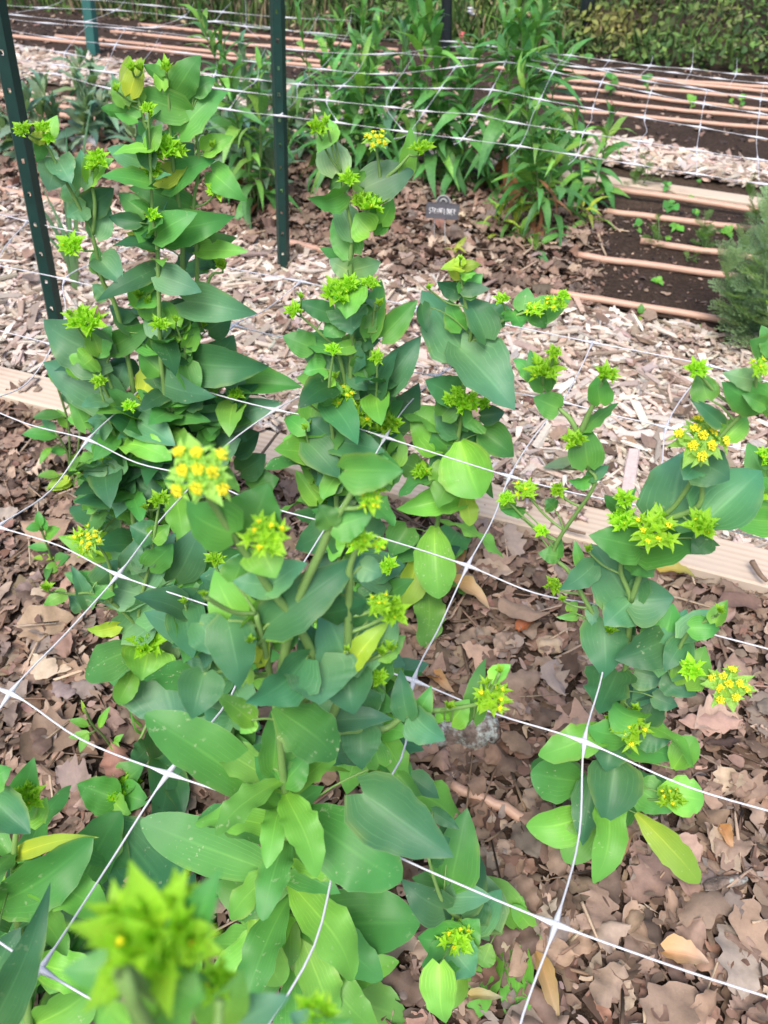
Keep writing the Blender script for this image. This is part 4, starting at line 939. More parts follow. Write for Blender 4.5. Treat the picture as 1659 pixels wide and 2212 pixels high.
# the lower plant in front of the clump
wax('lower flowering plant between the left clump and the foreground plant, with sprawling side branch', (350,1580),
 [[(5,700,800),(5,660,640),(5,620,500),(5,600,430),(5,645,230),(5,665,110),(3,690,1060)], [(5,640,560),(5,570,470),(5,480,390),(5,390,352),(5,310,355),(5,235,345)], [(5,480,390),(5,482,280),(5,460,200),(5,420,140)], [(5,720,820),(5,690,740),(5,660,640),(5,640,580)], [(5,700,800),(7,640,-200),(7,560,-20),(7,520,80)]],
 '''
5 700 700 762 930 260 b q.2 z.6 F.35; 5 660 640 815 440 140 p q.1 z.8; 5 640 610 610 728 190 l q.4 z1; 5 600 590 360 705 175 g S q.2; 5 512 492 372 515 55 y; 5 590 672 508 835 95 l S; 5 590 440 752 310 120 b H; 5 530 525 765 325 155 b q.1 H; 5 985 250 748 388 150 g z-1; 5 760 285 875 55 155 b z-.6; 5 640 238 575 140 95 k z.5; 5 645 238 745 145 105 g z.5
5 665 110 560 60 100 d z-.5; 5 665 110 730 60 80 l; 5 380 405 312 232 62 b z.6; 5 420 302 505 210 85 b; 5 480 335 275 265 92 g; 5 350 420 300 360 60 b; 5 280 352 185 405 52 l; 5 560 250 600 110 90 b z-1; 5 780 520 860 420 120 d z-1; 5 720 480 640 540 140 k z-1; 5 800 640 880 740 170 d z-.8; 5 760 560 700 640 150 d z-1; 5 640 780 560 760 110 g z-1; 5 840 360 900 480 130 g z-1
7 690 -110 682 312 155 d q.2 z1; 7 755 40 790 210 95 d z.6; 7 640 -90 560 -10 100 d z.5; 7 495 128 332 68 135 g q.2 z.6; 7 535 110 640 148 115 g z.6; 7 540 62 622 -12 105 g z.4; 7 500 150 560 200 90 l z.8; 5 800 820 740 720 140 d z-1; 5 900 860 960 760 120 d z-1; 7 700 20 800 -60 130 d z-1
''', '''
5 390 120 110 o u1 z.8; 5 640 560 140 y z2 u.6; 5 700 500 60 b z2; 5 205 335 80 b; 3 690 1055 80 y z1; 7 510 88 125 y z1.5 u.5; 7 602 62 40 b; 5 880 350 50 b; 3 630 1090 55 b
''', fill=10, r=(4,1.2))

# plant leaning into the picture at lower centre right: its pale stem points left from its foot
D_ = lambda px, py: atD(px, py, max(.52, .972-.00125*max(0, 1187-px)))
wax('low plant leaning left from a net crossing, pale stem, one yellow green head', (1187,2027),
 [[(8,690,732),(8,600,722),(8,500,708),(8,420,705),(8,330,650),(8,270,600),(8,230,520),(8,190,380)], [(8,420,705),(8,360,730),(8,318,735)]],
 '''
8 665 740 585 808 75 l S q.1; 8 600 735 565 1110 135 l S q.1; 8 505 790 385 1065 140 l S q.1; 8 610 700 415 475 135 l S q0; 8 660 715 560 600 80 l S; 8 520 650 335 425 130 l S q0 z-1; 8 460 760 420 860 90 l S; 8 440 690 400 590 90 g; 8 540 705 590 560 70 l S
8 255 610 82 500 135 d q.2; 8 330 505 125 478 120 g q.1; 8 380 655 410 525 120 d; 8 390 665 225 560 130 d; 8 320 735 148 740 165 g q.1 z.5; 8 320 735 412 652 120 g z.4; 8 300 790 392 900 150 b q.2; 8 -90 110 295 392 240 d q.3 z1.5; 8 280 255 332 478 135 d; 8 210 188 325 262 55 d; 8 120 40 240 130 80 d; 8 60 30 160 130 80 g; 8 300 800 165 860 120 g z.4; 8 240 850 260 1115 130 l q.1; 8 330 860 300 1040 110 l; 8 200 380 280 300 110 d z-.5
''', '''
8 316 735 128 m z1.5 u.3
''', fill=7, r=(4.2,1.3), mode=D_)

# the plant cut by the lower left corner
wax('broad leaved flowering plant cut off by the lower left edge', (55,2330),
 [[(7,110,900),(7,70,600),(7,60,400),(7,80,220),(7,118,140)], [(7,100,800),(7,300,760),(7,420,560)]],
 '''
7 85 195 142 -40 125 g q.1; 7 100 215 202 128 115 l q.2 z.8; 7 -20 140 132 285 150 d q.2; 7 -30 60 40 0 90 g; 7 -35 1110 215 542 150 d q.2 z24 F.25 r10; 7 -40 590 382 335 220 g q.2 S; 7 60 660 62 385 135 d z-.5; 7 80 372 402 290 65 y; 7 330 565 502 198 195 g q.1 S; 7 480 220 745 565 310 d q.2 S z-1; 7 260 705 292 518 145 b; 7 140 1110 405 955 205 l S q.1 H; 7 420 560 620 620 180 d z-1.5; 7 240 900 120 760 150 d z-1; 7 320 800 420 700 140 d z-1.5; 7 -40 900 80 700 180 d; 7 180 900 330 860 130 g; 7 560 700 740 620 160 d z-2; 7 600 840 760 740 150 g z-2; 7 760 900 860 700 150 l z-2; 7 400 300 560 420 160 g z-1.4
7 700 640 840 480 170 d z-2; 7 300 1000 200 1110 150 g; 7 520 980 640 820 150 d z-2; 7 450 1000 560 1100 150 g z-1
''', '''
7 120 125 115 y u.5 z1.5
''', fill=10, skirt=16, r=(4.6,1.3))
# the nearest head, out of focus right under the lens
D2 = lambda px, py: atD(px, py, .205)
q0 = atD(*T(7,670,740), .205); pb = (0,0)
def px_of(p):
    v = p-CAM; d = v.dot(FWD); a = v.dot(RIGHT)/d*F; u = v.dot(UP)/d*F; return (CX+a, CY-u)
wax('nearest flowering plant at the bottom edge with a big blurred yellow green head', px_of(Vector((q0.x+.015, q0.y-.03, 0))),
 [[(7,720,1250),(7,700,1000),(7,670,800)], [(7,800,1300),(7,930,1150),(7,950,1000)], [(7,800,1300),(7,1250,1250),(7,1370,1120)]],
 '''
7 800 800 962 430 165 g q.1; 7 560 870 265 880 150 g q.1; 7 690 900 880 1000 190 l q.2; 7 660 900 800 800 190 l q.1 z.4; 7 620 900 470 760 170 l q.1 z.3; 7 650 920 560 1110 200 l q.2; 7 700 960 820 1130 180 l q.2; 7 960 1150 1240 985 170 b z-4 q.1; 7 950 1100 850 880 140 l z-3; 7 950 1100 1050 900 150 l z-3; 7 1370 1150 1250 1060 130 b z-6; 7 1370 1150 1520 1080 130 g z-6; 7 500 1000 420 1130 170 l z-3
''', '''
7 665 735 460 y u.35 z.8 c.92; 7 940 920 150 y z-3; 7 1365 1075 170 y z-6 u.4
''', fill=0, mode=D2, r=(2.2,1.3))

# ------------------------------------------------------------------ lance leaved plants of the second bed
def lance_mesh(k, shape, wd, curl, fold):
    st = random.getstate(); random.seed(500+k)
    V, Fc, UV = leaf_grid(Vector((0,0,0)), Vector((0,1,0)), wd, Vector((0,0,1)), shape, random.uniform(.04,.1), fold, random.uniform(.6,1.4), 12, 4, twist=random.uniform(-.5,.5), curl=curl)
    V = [Vector((v.x+.05*math.sin(v.y*4+k)*v.y, v.y-.25*curl*v.y**3, v.z)) for v in V]
    random.setstate(st)
    me = bpy.data.meshes.new('leaf'); me.from_pydata([tuple(v) for v in V], [], Fc)
    ul = me.uv_layers.new(name='UVMap'); idx = np.zeros(len(me.loops), np.int32); me.loops.foreach_get('vertex_index', idx)
    ul.data.foreach_set('uv', np.asarray(UV, np.float32)[idx].ravel())
    me.polygons.foreach_set('use_smooth', [True]*len(me.polygons)); me.materials.append(M_LANCE)
    return me
LANCE = [lance_mesh(k, 'a', random.uniform(.15,.23), random.uniform(.15,.75), random.uniform(.1,.4)) for k in range(10)]
BROAD = [lance_mesh(20+k, 'a', random.uniform(.26,.36), random.uniform(.05,.35), random.uniform(.1,.4)) for k in range(6)]
def put(me, root, base, p, d, nh, L, color, name='leaf'):
    o = bpy.data.objects.new(name, me); COL.objects.link(o); o.parent = root
    d = d.normalized(); n = nh-d*nh.dot(d)
    if n.length < 1e-3: n = d.orthogonal()
    n.normalize(); x = d.cross(n); o.matrix_basis = matrix(p-base, x, d, n, L); o.color = color+(random.uniform(0,.25),)
    return o
def lance_plant(label, base, shoots, cat='leafy plant', group=None, name='strawflower_plant', meshes=LANCE, tints='gggl', L=(.07,.12), gap=.011, r=.0032, dead=0, down=.5, lean=0.):
    b = G(*base); b.z = 0; root = empty(name, b, label, cat, group); tb = Tubes(); n = 0
    tops = [on_plane(b, px, py, lean) for px, py in shoots]
    tot = sum((t-b).length for t in tops)/gap; g = gap*max(1, tot/96)
    for si, t in enumerate(tops):
        side = Vector((random.gauss(0,.02), random.gauss(0,.02), 0))
        c = catmull([b+side*.4+Vector((0,0,-.02)), b.lerp(t,.35)+side, b.lerp(t,.7)+side*.7, t], 8); m = len(c)
        tb.add(c, [r*(1-.65*i/(m-1)) for i in range(m)], 6)
        H = (t-b).length; k = int(H/g); az = random.random()*6
        for i in range(k):
            u = .08+.92*(i+.5)/k
            if n >= 100: break
            n += 1; az += 2.4+random.gauss(0,.3)
            f = u*(m-1); j = min(int(f), m-2); p = c[j].lerp(c[j+1], f-j)
            el = R(random.gauss(-30*down+95*u**1.3, 16)) if u < .94 else R(70+random.gauss(0,10))
            d = Vector((math.cos(az)*math.cos(el), math.sin(az)*math.cos(el), math.sin(el)))
            ll = 1.35*random.uniform(*L)*(1.1-.62*max(0,u-.45)/.55)*(.75+.25*min(1,u/.2))
            tk = random.choice(tints); 
            if dead and u < dead and random.random() < .45: tk = 's'
            c4 = tuple(q*e for q, e in zip(jit_tint(tk, .18), (1.2, .98, 1.25)))
            if tk == 's': c4 = (c4[0]*.45, c4[1]*.36, c4[2]*.3); d.z -= 1
            put(random.choice(meshes), root, b, p, d, Vector((0,0,1))+Vector((random.gauss(0,.25), random.gauss(0,.25), 0)), ll, c4)
    o = tb.build('stem', M_STEM, root, b); o.location = (0,0,0); o.color = (.11,.17,.06,1)
    return root
SG = 'tall lance leaved plants of the second bed'
t2 = lambda x, y: T(2, x, y)
t1 = lambda x, y: T(1, x, y)
lance_plant('tall lance leaved plant in the centre rising above the netting past the top edge', t2(530,860), [t2(560,-120), t2(520,90), t2(690,10), t2(620,-60)], group=SG, L=(.085,.14), dead=.25)
lance_plant('tall lance leaved plant directly behind the small black sign', t2(235,800), [t2(190,60), t2(90,-60), t2(270,240), t2(130,330)], group=SG, L=(.08,.14))
lance_plant('bushy lance leaved plant at the right end of its row, withered brown lower leaves', t2(690,1020), [t2(590,300), t2(650,540), t2(520,590), t2(740,560)], group=SG, L=(.07,.11), dead=.45)
lance_plant('lance leaved plant with two upright tufts just left of the bare pipe ends', t2(880,900), [t2(985,490), t2(820,520), t2(720,520)], group=SG, L=(.06,.095), tints='ggll')
lance_plant('lance leaved plant with a single tall bare-topped stalk just right of the green post', t1(1560,760), [t1(1560,-40), t1(1640,120)], group=SG, L=(.07,.12), gap=.016)
lance_plant('lance leaved plant with a thick naked stalk close to the right of the green post', t1(1345,740), [t1(1262,-30)], group=SG, L=(.05,.09), gap=.022)
lance_plant('lance leaved plant behind the left clump top with one tall pointed spear of leaves', t1(1100,930), [t1(858,70), t1(960,190), t1(1120,300)], group=SG, L=(.07,.11), dead=.3)
lance_plant('dense lance leaved plant behind the yellow head right of the green post', t1(1470,790), [t1(1440,300), t1(1540,200), t1(1610,330), t1(1380,420)], group=SG, L=(.07,.12))
lance_plant('lance leaved plant filling the gap between the sign and the centre stems', t2(400,830), [t2(330,330), t2(420,200), t2(240,500)], group=SG, L=(.08,.13))
lance_plant('lance leaved plant left of the black sign, mostly behind the middle flower plant', t2(80,760), [t2(20,330), t2(100,120), t2(-40,480)], group=SG, L=(.07,.12), tints='gglb')
lance_plant('small yellow green rosette plant to the right of the black sign', t2(530,1020), [t2(535,870), t2(590,905)], group=SG, tints='yyll', L=(.045,.07), gap=.006, down=.2)
lance_plant('small wilting plant with narrow yellow green leaves at the tip of the litter', t2(845,990), [t2(850,880)], group=SG, tints='yyl', L=(.05,.075), gap=.006, down=.6)
lance_plant('short leafy shoot at the foot of the right lance leaved plant', t2(620,1070), [t2(560,1000), t2(700,1010)], group=SG, tints='ggl', L=(.04,.07), gap=.007)
lance_plant('small bright sprig at the front of the litter below the sign', t2(330,1120), [t2(325,1065)], group=SG, tints='yl', L=(.03,.045), gap=.005)
GG = 'grey green plants left of the green post'
gk = dict(name='grey_leaved_plant', meshes=BROAD, tints='ppbp', L=(.06,.09), gap=.009, group=GG, down=.1)
lance_plant('grey green leafy plant at far left beside the old edging board', t1(230,660), [t1(205,350), t1(260,470)], **gk)
lance_plant('grey green leafy plant with upright shoots behind the white tag', t1(390,640), [t1(345,380), t1(400,430), t1(450,520)], **gk)
lance_plant('grey green leafy plant touching the left leaning post', t1(20,680), [t1(-30,480), t1(40,560)], **gk)
lance_plant('grey green leafy plant with broad leaves left of the green post', t1(1060,740), [t1(1040,200), t1(1100,360), t1(990,420), t1(1150,480)], **gk)
lance_plant('grey green leafy plant behind the arched leaves of the left clump', t1(600,690), [t1(540,520), t1(640,560)], **gk)
lance_plant('grey green leafy plant low behind the spear topped plant', t1(900,740), [t1(940,480), t1(860,540), t1(1010,520)], **gk)
lance_plant('grey green leafy plant just right of the green post foot', t1(1280,690), [t1(1290,420), t1(1340,380)], **gk)
lance_plant('grey green leafy plant farther back near the long pipes', t1(1190,560), [t1(1180,260), t1(1130,250)], **gk)
lance_plant('grey green leafy plant with a tuft above the chips at upper left', t1(370,420), [t1(365,250), t1(400,300)], **gk)

lance_plant('grey green leafy plant right behind the shoulder of the left clump, beside the green post', t1(900,640), [t1(850,400), t1(930,330), t1(800,470)], **gk)
lance_plant('grey green leafy plant low at the green post foot, on its left side', t1(1120,860), [t1(1080,600), t1(1160,640), t1(1030,690)], **gk)
lance_plant('grey green leafy plant between the left post and the tag', t1(150,690), [t1(130,400), t1(180,520), t1(90,560)], **gk)
lance_plant('grey green leafy plant peeping out above the tag', t1(480,600), [t1(470,420), t1(520,380)], **gk)
lance_plant('lance leaved plant at the top right of the green post with drooping bright leaf tips', t1(1500,600), [t1(1490,60), t1(1580,60), t1(1420,180)], group=SG, L=(.07,.11))
lance_plant('lance leaved plant behind the centre stems, topped by a broad tuft near the top edge', t2(660,760), [t2(700,-20), t2(620,120), t2(780,160)], group=SG, L=(.08,.13))
# grass-like seedling and small weeds in and before the near bed
def grass_plant(label, base, blades, tint='p', wpx=9):
    b = G(*base); b.z = 0; root = empty('grassy_plant', b, label, 'grass tuft')
    for (tx, ty, bend) in blades:
        t = on_plane(b, tx, ty); side = Vector((bend*.03, random.gauss(0,.02), 0)); c = catmull([b, b.lerp(t,.5)+side*-.6, t], 8)
        w = wpx*depth(b)/F*.5; V = []; Fc = []; UV = []
        for i, p in enumerate(c):
            u = i/(len(c)-1); ww = w*(1-u**2.5)+.0003; nrm = (CAM-p).normalized(); s = (c[min(i+1,len(c)-1)]-c[max(i-1,0)]).cross(nrm).normalized()
            V += [p-s*ww-b, p+nrm*ww*.4-b, p+s*ww-b]; UV += [(u,0),(u,.5),(u,1)]
        for i in range(len(c)-1):
            for j in range(2): Fc.append((i*3+j, i*3+j+1, i*3+j+4, i*3+j+3))
        o = mk('blade', V, Fc, M_LANCE, root, uv=UV); o.color = jit_tint(tint)+(0,)
    return root
grass_plant('thin grey green grassy plant on the chips between the left post and the flower clump', T(3,330,170), [T(1,85,765,-1)[:2]+(-1,) if False else T(1,90,770)+(-1,), T(1,140,955)+(-1,), T(1,395,430)+(1,), T(1,285,540)+(0,), T(1,180,800)+(-1,), T(1,250,700)+(0,), T(1,320,840)+(1,), T(1,230,930)+(-1,)])
grass_plant('fine pale grass blades standing in the oak leaves under the net at lower left', T(5,640,955), [T(5,520,800)+(-1,), T(5,560,850)+(0,), T(5,600,830)+(1,)], 'l', 5)
def weed(label, base, leaves, stems=(), tint='g', name='weed_seedling', group='small seedlings and weeds in the beds', lift=.03):
    """a small plant with each leaf traced: tile, base x, y, tip x, y, width"""
    b = G(*base); b.z = 0; root = empty(name, b, label, 'seedling', group); tb = Tubes()
    for s in stems:
        tb.add(catmull([b+Vector((0,0,-.005))]+[on_plane(b, *T(*q)) for q in s], 4), .0013*depth(b)/.9, 5)
    sp = list(tb.V) or [b]
    for rec in leaves.split(';'):
        f = rec.split(); t = int(f[0]); B = on_plane(b, *T(t, float(f[1]), float(f[2]))); D = depth(B); tx, ty = T(t, float(f[3]), float(f[4]))
        bx, by = T(t, float(f[1]), float(f[2])); lp = math.hypot(tx-bx, ty-by)*D/F
        if B.z < .012: d = ray(bx, by); B = CAM+d*((.013-HC)/d.z); D = depth(B)
        Tp = atD(tx, ty, D-random.uniform(0,.5)*lp)
        if Tp.z < .012: d = ray(tx, ty); Tp = CAM+d*((.016-HC)/d.z)
        tk = f[6] if len(f) > 6 else tint
        V, Fc, UV = leaf_grid(B, Tp, float(f[5])/2*D/F*1.1, (Vector((0,0,1))+(CAM-B).normalized()*.7), 'n', random.uniform(.05,.15), .25, .6, 8, 4)
        o = mk('leaf', [v-b for v in V], Fc, M_LANCE, root, uv=UV); o.color = jit_tint(tk)+(.2,)
        q = min(sp, key=lambda q: (q-B).length)
        if (q-B).length > .004: tb.add([q, B], .0009*depth(b)/.9, 4)
    if tb.V:
        o = tb.build('stem', M_STEM, root, b); o.location = (0,0,0); o.color = (.12,.2,.06,1)
    return root
weed('weedy plant with long upright leaves by the left pine board, on the brown litter', T(3,300,940), '3 240 780 95 770 70 g;3 260 690 140 700 50;3 290 740 245 660 45 l;3 280 850 210 840 40;3 320 900 340 850 45 y;3 320 970 405 990 60 l;3 330 900 345 870 60 y;3 235 760 180 700 40 b;3 280 960 200 1010 40 y;3 300 640 270 560 35 b;3 330 730 350 640 40 g;3 220 830 170 900 30 l;3 250 560 200 480 30 g', [[(3,300,800),(3,290,700),(3,240,540),(3,215,470)], [(3,290,850),(3,240,760)], [(3,330,880),(3,345,760)]])
weed('seedling with jagged leaves close under the first net row at lower left', T(5,500,1040), '5 380 925 298 898 35 l;5 390 960 295 975 35 l;5 380 960 345 1040 36 l;5 430 930 475 840 32 l;5 370 870 350 812 16 y;5 480 1000 520 1040 34 l;5 500 1000 535 960 30 l;5 520 1020 530 1060 30 l', [[(5,440,960),(5,400,920),(5,365,850)]])
weed('small weed among the oak leaves beside the side branch of the lower left plant', T(5,230,240), '5 170 70 110 75 45 g;5 175 60 165 -5 35;5 190 80 190 20 40 g;5 200 110 260 70 60 l;5 230 200 140 200 30 y;5 250 240 190 260 50 l;5 210 160 120 150 40;5 240 220 300 190 60 g;5 215 240 200 300 30', [[(5,215,180),(5,180,80)]])
weed('yellowing leaf cluster under the left net row, beside the blue green leaves', T(3,330,1010), '3 300 960 205 1000 60 y;3 310 980 225 1015 45 y;3 335 940 320 880 60 l;3 250 950 160 950 40 l;3 340 1010 405 985 70 g')
SD = [('2 1110 980 1075 985 40 g;2 1100 975 1095 940 32 g;2 1090 985 1110 1010 20 l', (2,1095,1000), 'two leaved seedling at the left of the dark soil, upright leaves'),
 ('2 1265 985 1230 975 32 l;2 1265 985 1295 1000 34 l;2 1265 985 1270 965 24 l;2 1260 985 1240 1005 16 l', (2,1265,990), 'flat four leaved seedling in the middle of the dark soil'),
 ('2 1235 880 1205 900 40 g;2 1240 890 1270 910 44 g;2 1240 880 1240 860 30 g;2 1235 900 1220 920 30', (2,1238,910), 'small dark seedling between the two far pipes of the seedling bed'),
 ('2 1480 1005 1450 1000 30 l;2 1485 1005 1505 970 26 l;2 1480 1010 1475 970 24 l;2 1485 1010 1500 1030 26 l', (2,1480,1015), 'seedling with four pale leaves near the feathery plant'),
 ('4 1180 110 1152 105 26 l;4 1185 105 1200 88 24 l;4 1180 115 1165 95 18 l;4 1185 110 1205 128 22 l', (4,1182,122), 'seedling with pale rosette alone on the dark soil below the second pipe'),
 ('4 1108 250 1112 205 28 g;4 1105 262 1088 268 20 l;4 1112 262 1132 268 24 l;4 1108 262 1104 278 18 y', (4,1108,268), 'seedling standing against the front pipe with one upright leaf'),
 ('4 1360 310 1345 305 22 l;4 1362 312 1378 300 22 l;4 1360 312 1355 326 18 l;4 1364 314 1374 325 18 l', (4,1361,318), 'tiny flat seedling at the chip edge beside the feathery plant'),
 ('2 1330 445 1310 405 30 l;2 1330 440 1350 415 26 l;2 1325 460 1345 450 24 l', (2,1322,485), 'seedling in the far dark bed below the net crossing'),
 ('2 985 340 950 320 34 g;2 985 350 1010 365 34 g;2 985 370 955 390 36 g;2 988 340 995 320 30 g;2 985 390 1000 380 28', (2,970,430), 'taller seedling in the far dark bed at left of its bare pipes'),
 ('2 1135 350 1110 330 34 g;2 1140 340 1160 320 30;2 1135 365 1120 370 24', (2,1140,430), 'seedling in the far dark bed under the middle of the netting'),
 ('2 1500 440 1495 425 24 l;2 1545 430 1530 415 30 l;2 1545 425 1565 410 28 l;2 1540 450 1560 440 26', (2,1530,490), 'pale seedling in the far dark bed near the right edge'),
 ('2 885 250 865 235 26 g;2 888 250 905 240 24;2 885 255 880 235 20', (2,880,290), 'small seedling at the end of the far dark bed beside the tall plants'),
 ('2 1285 395 1275 385 16 g;2 1288 395 1298 385 16 g', (2,1286,410), 'tiny seedling between the far pipes'),
 ('2 1325 860 1320 840 24 l;2 1330 860 1340 850 20 l', (2,1326,868), 'tiny seedling just before the far edging board'),
 ('2 1225 800 1200 790 26 g;2 1228 800 1240 785 20;2 1225 810 1210 830 26', (2,1222,835), 'seedling touching the far edging board'),
 ('2 1340 920 1330 905 26 g;2 1345 920 1365 910 26 l;2 1345 925 1355 935 20 g', (2,1345,935), 'seedling with round leaves beside the feathery sprig'),
 ('2 1360 785 1350 778 14 g;2 1362 785 1372 775 14 g', (2,1362,800), 'tiny seedling upon the edging board side of the netting'),
 ('2 1225 1035 1215 1020 24 l;2 1228 1035 1238 1022 20 l', (2,1226,1042), 'tiny pale seedling left of the feathery sprigs')]
for s, p, lb in SD: weed(lb, T(*p), s)
weed('fallen green leaf pieces lying upon the wood chips below the branching plant', T(4,770,930), '4 860 900 685 915 60 p;4 770 935 850 905 40 g', (), name='torn_leaf', group=None)

# feathery plants
def frond_mesh(seed):
    st = random.getstate(); random.seed(seed); V = []; Fc = []; UV = []
    def lf(p, d, L, w, up):
        d = d.normalized(); s = d.cross(up).normalized(); k = len(V)
        for q in (p, p+d*L*.45+s*w, p+d*L, p+d*L*.45-s*w): V.append(q); UV.append((.5,.5))
        Fc.append((k,k+1,k+2,k+3))
    up = Vector((0,0,1)); n = 11
    P = [Vector((.04*math.sin(i*.6), i/n, -.18*(i/n)**2)) for i in range(n+1)]
    for i in range(n): lf(P[i], P[i+1]-P[i], 1.1/n, .006, up)
    for i in range(2, n+1):
        for sd in (-1, 1):
            L = .34*math.sin(math.pi*(1-(i/n)*.85))**.8+.03; d = Vector((sd*.85, .55, random.gauss(0,.18))).normalized(); m = 7
            for j in range(m):
                p = P[i]+d*L*j/m; lf(p, d, L/m*1.1, .008, up)
                for s2 in (-1, 1):
                    e = (d*.7+d.cross(up)*s2*.8+Vector((0,0,random.gauss(0,.25)))); lf(p, e, L*.32*(1-.5*j/m), .015, up)
    random.setstate(st)
    me = bpy.data.meshes.new('frond'); me.from_pydata([tuple(v) for v in V], [], Fc); ul = me.uv_layers.new(name='UVMap')
    me.materials.append(M_LANCE); return me
FROND = [frond_mesh(s) for s in range(4)]
def feathery(label, base, tops, n, L, color=(.10,.19,.10), lean=0.):
    b = G(*base); b.z = 0; root = empty('feathery_plant', b, label, 'feathery plant', 'fine leaved plants at the right'); tb = Tubes()
    for t in tops:
        tp = on_plane(b, *t, lean); c = catmull([b, b.lerp(tp,.5)+Vector((random.gauss(0,.01),random.gauss(0,.01),0)), tp], 8)
        tb.add(c, [.0022*(1-.7*i/(len(c)-1)) for i in range(len(c))], 5); az = random.random()*6
        for i in range(n):
            u = .1+.9*(i+.5)/n; f = u*(len(c)-1); j = min(int(f), len(c)-2); p = c[j].lerp(c[j+1], f-j); az += 2.4+random.gauss(0,.3); el = R(20+55*u*u+random.gauss(0,12))
            d = Vector((math.cos(az)*math.cos(el), math.sin(az)*math.cos(el), math.sin(el))); f2 = 1+random.gauss(0,.14)
            put(random.choice(FROND), root, b, p, d, Vector((0,0,1)), L*random.uniform(.75,1.15)*(1.1-.5*u), tuple(x*f2 for x in color), 'frond')
    o = tb.build('stem', M_STEM, root, b); o.location = (0,0,0); o.color = (.12,.2,.08,1)
feathery('large grey green feathery plant at the right edge in front of the seedling bed', T(4,1640,400), [T(4,1560,-20), T(4,1650,-80), T(4,1500,200), T(4,1720,40), T(2,1640,900), T(4,1470,60), T(4,1600,120)], 17, .10, (.20,.34,.20))
feathery('feathery plant behind the larger one, reaching the right edge by the edging board', T(2,1640,1090), [T(2,1560,800), T(2,1650,830), T(2,1600,900)], 9, .06, (.10,.20,.07))
feathery('bright green feathery sprig in the dark soil, the left of two', T(2,1170,1075), [T(2,1185,930), T(2,1160,980)], 8, .035, (.10,.22,.04))
feathery('taller bright green feathery sprig in the dark soil, right of the other sprig', T(2,1370,1090), [T(2,1385,905), T(2,1355,1000), T(2,1400,980)], 9, .04, (.09,.21,.05))
feathery('feathery sprig behind the far edging board at the end of the chip path', T(2,1110,810), [T(2,1125,670), T(2,1100,760)], 9, .045, (.09,.20,.05))
feathery('little feathery sprout by the second pipe', T(4,1345,45), [T(4,1350,0)], 7, .03, (.10,.22,.04))

# ------------------------------------------------------------------ the plant sign
def sign():
    b = (G(*T(2,215,1075))+G(*T(2,262,1095)))/2; b.z = 0
    root = empty('plant_sign', b, 'small black plant sign lettered STRAWFLOWER in white, on two wire legs', 'sign')
    c = on_plane(b, *T(2,253,912)); D = depth(c); k = D/F/2
    n = (CAM-c); n.z *= .55; n = n.normalized(); up0 = Vector((0,0,1)); ex = up0.cross(n).normalized(); ey = n.cross(ex)
    a = R(-1.5); ex, ey = ex*math.cos(a)+ey*math.sin(a), ey*math.cos(a)-ex*math.sin(a)
    P = lambda x, y, z=0.: c+ex*(x*k)+ey*(y*k*1.12)+n*z-b
    w2, h2 = 70, 27
    out = [(-w2,-h2), (w2,-h2), (w2,h2), (26,h2+2)]+[(26*math.cos(t)*1.0, h2+2+24*math.sin(t)) for t in [math.pi*i/10 for i in range(1,10)]]+[(-26,h2+2), (-w2,h2)]
    m = len(out); V = [P(x,y,.0015) for x,y in out]+[P(x,y,-.0015) for x,y in out]
    mk('slate_panel', V, [tuple(range(m)), tuple(range(2*m-1,m-1,-1))]+[(i, i+m, (i+1) % m+m, (i+1) % m) for i in range(m)], M_SLATE, root, smooth=False)
    tb = Tubes(); o2 = [P(x,y,.001)+b for x,y in out]; tb.add(o2+[o2[0]], 2.2*k, 6, False)
    fr = tb.build('rim', M_SLATE, root, b); fr.location = (0,0,0)
    tb = Tubes(); tb.add([P(30*math.cos(t), h2+3+27*math.sin(t), .002)+b for t in [math.pi*i/12 for i in range(13)]], 3.0*k, 6)
    tb.add([P(13*math.cos(t), h2+5+13*math.sin(t), .003)+b for t in [math.pi*i/8 for i in range(9)]], 4*k, 6); tb.build('arch_trim', M_SILVER, root, b).location = (0,0,0)
    GL = {'S':[[(1,.85),(.6,1),(.1,.85),(.15,.6),(.8,.45),(.95,.2),(.5,0),(0,.12)]], 'T':[[(0,1),(1,.97)],[(.5,.98),(.48,0)]], 'R':[[(.1,0),(.08,1),(.75,.95),(.85,.65),(.1,.5),(.95,0)]],
     'A':[[(0,0),(.45,1),(.95,0)],[(.2,.38),(.78,.38)]], 'W':[[(0,1),(.22,0),(.5,.7),(.78,0),(1,1)]], 'F':[[(.1,0),(.1,1),(.9,1)],[(.1,.52),(.7,.54)]], 'L':[[(.1,1),(.1,0),(.85,.03)]],
     'O':[[(.5,1),(.08,.75),(.08,.25),(.5,0),(.92,.25),(.92,.75),(.5,1)]], 'E':[[(.9,1),(.1,1),(.1,0),(.9,.02)],[(.1,.52),(.7,.52)]]}
    txt = 'STRAWFLOWER'; cw = 10.6; x0 = -cw*len(txt)/2; ltr = Tubes()
    for i, ch in enumerate(txt):
        for st in GL[ch]: ltr.add([P(x0+i*cw+.6+7.6*u, -11+21*v+.7*math.sin(i*2), .0021)+b for u, v in st], 1.25*k, 5)
    ltr.build('lettering', M_CHALK, root, b).location = (0,0,0)
    for x, q in ((-34,(2,218,1062)), (12,(2,264,1082))):
        tb = Tubes(); g = G(*T(*q)); tb.add([P(x,-h2+4,-.0025)+b, g, g-Vector((0,0,.03))], .0011, 6); tb.build('wire_leg', M_WIRE, root, b).location = (0,0,0)
sign()

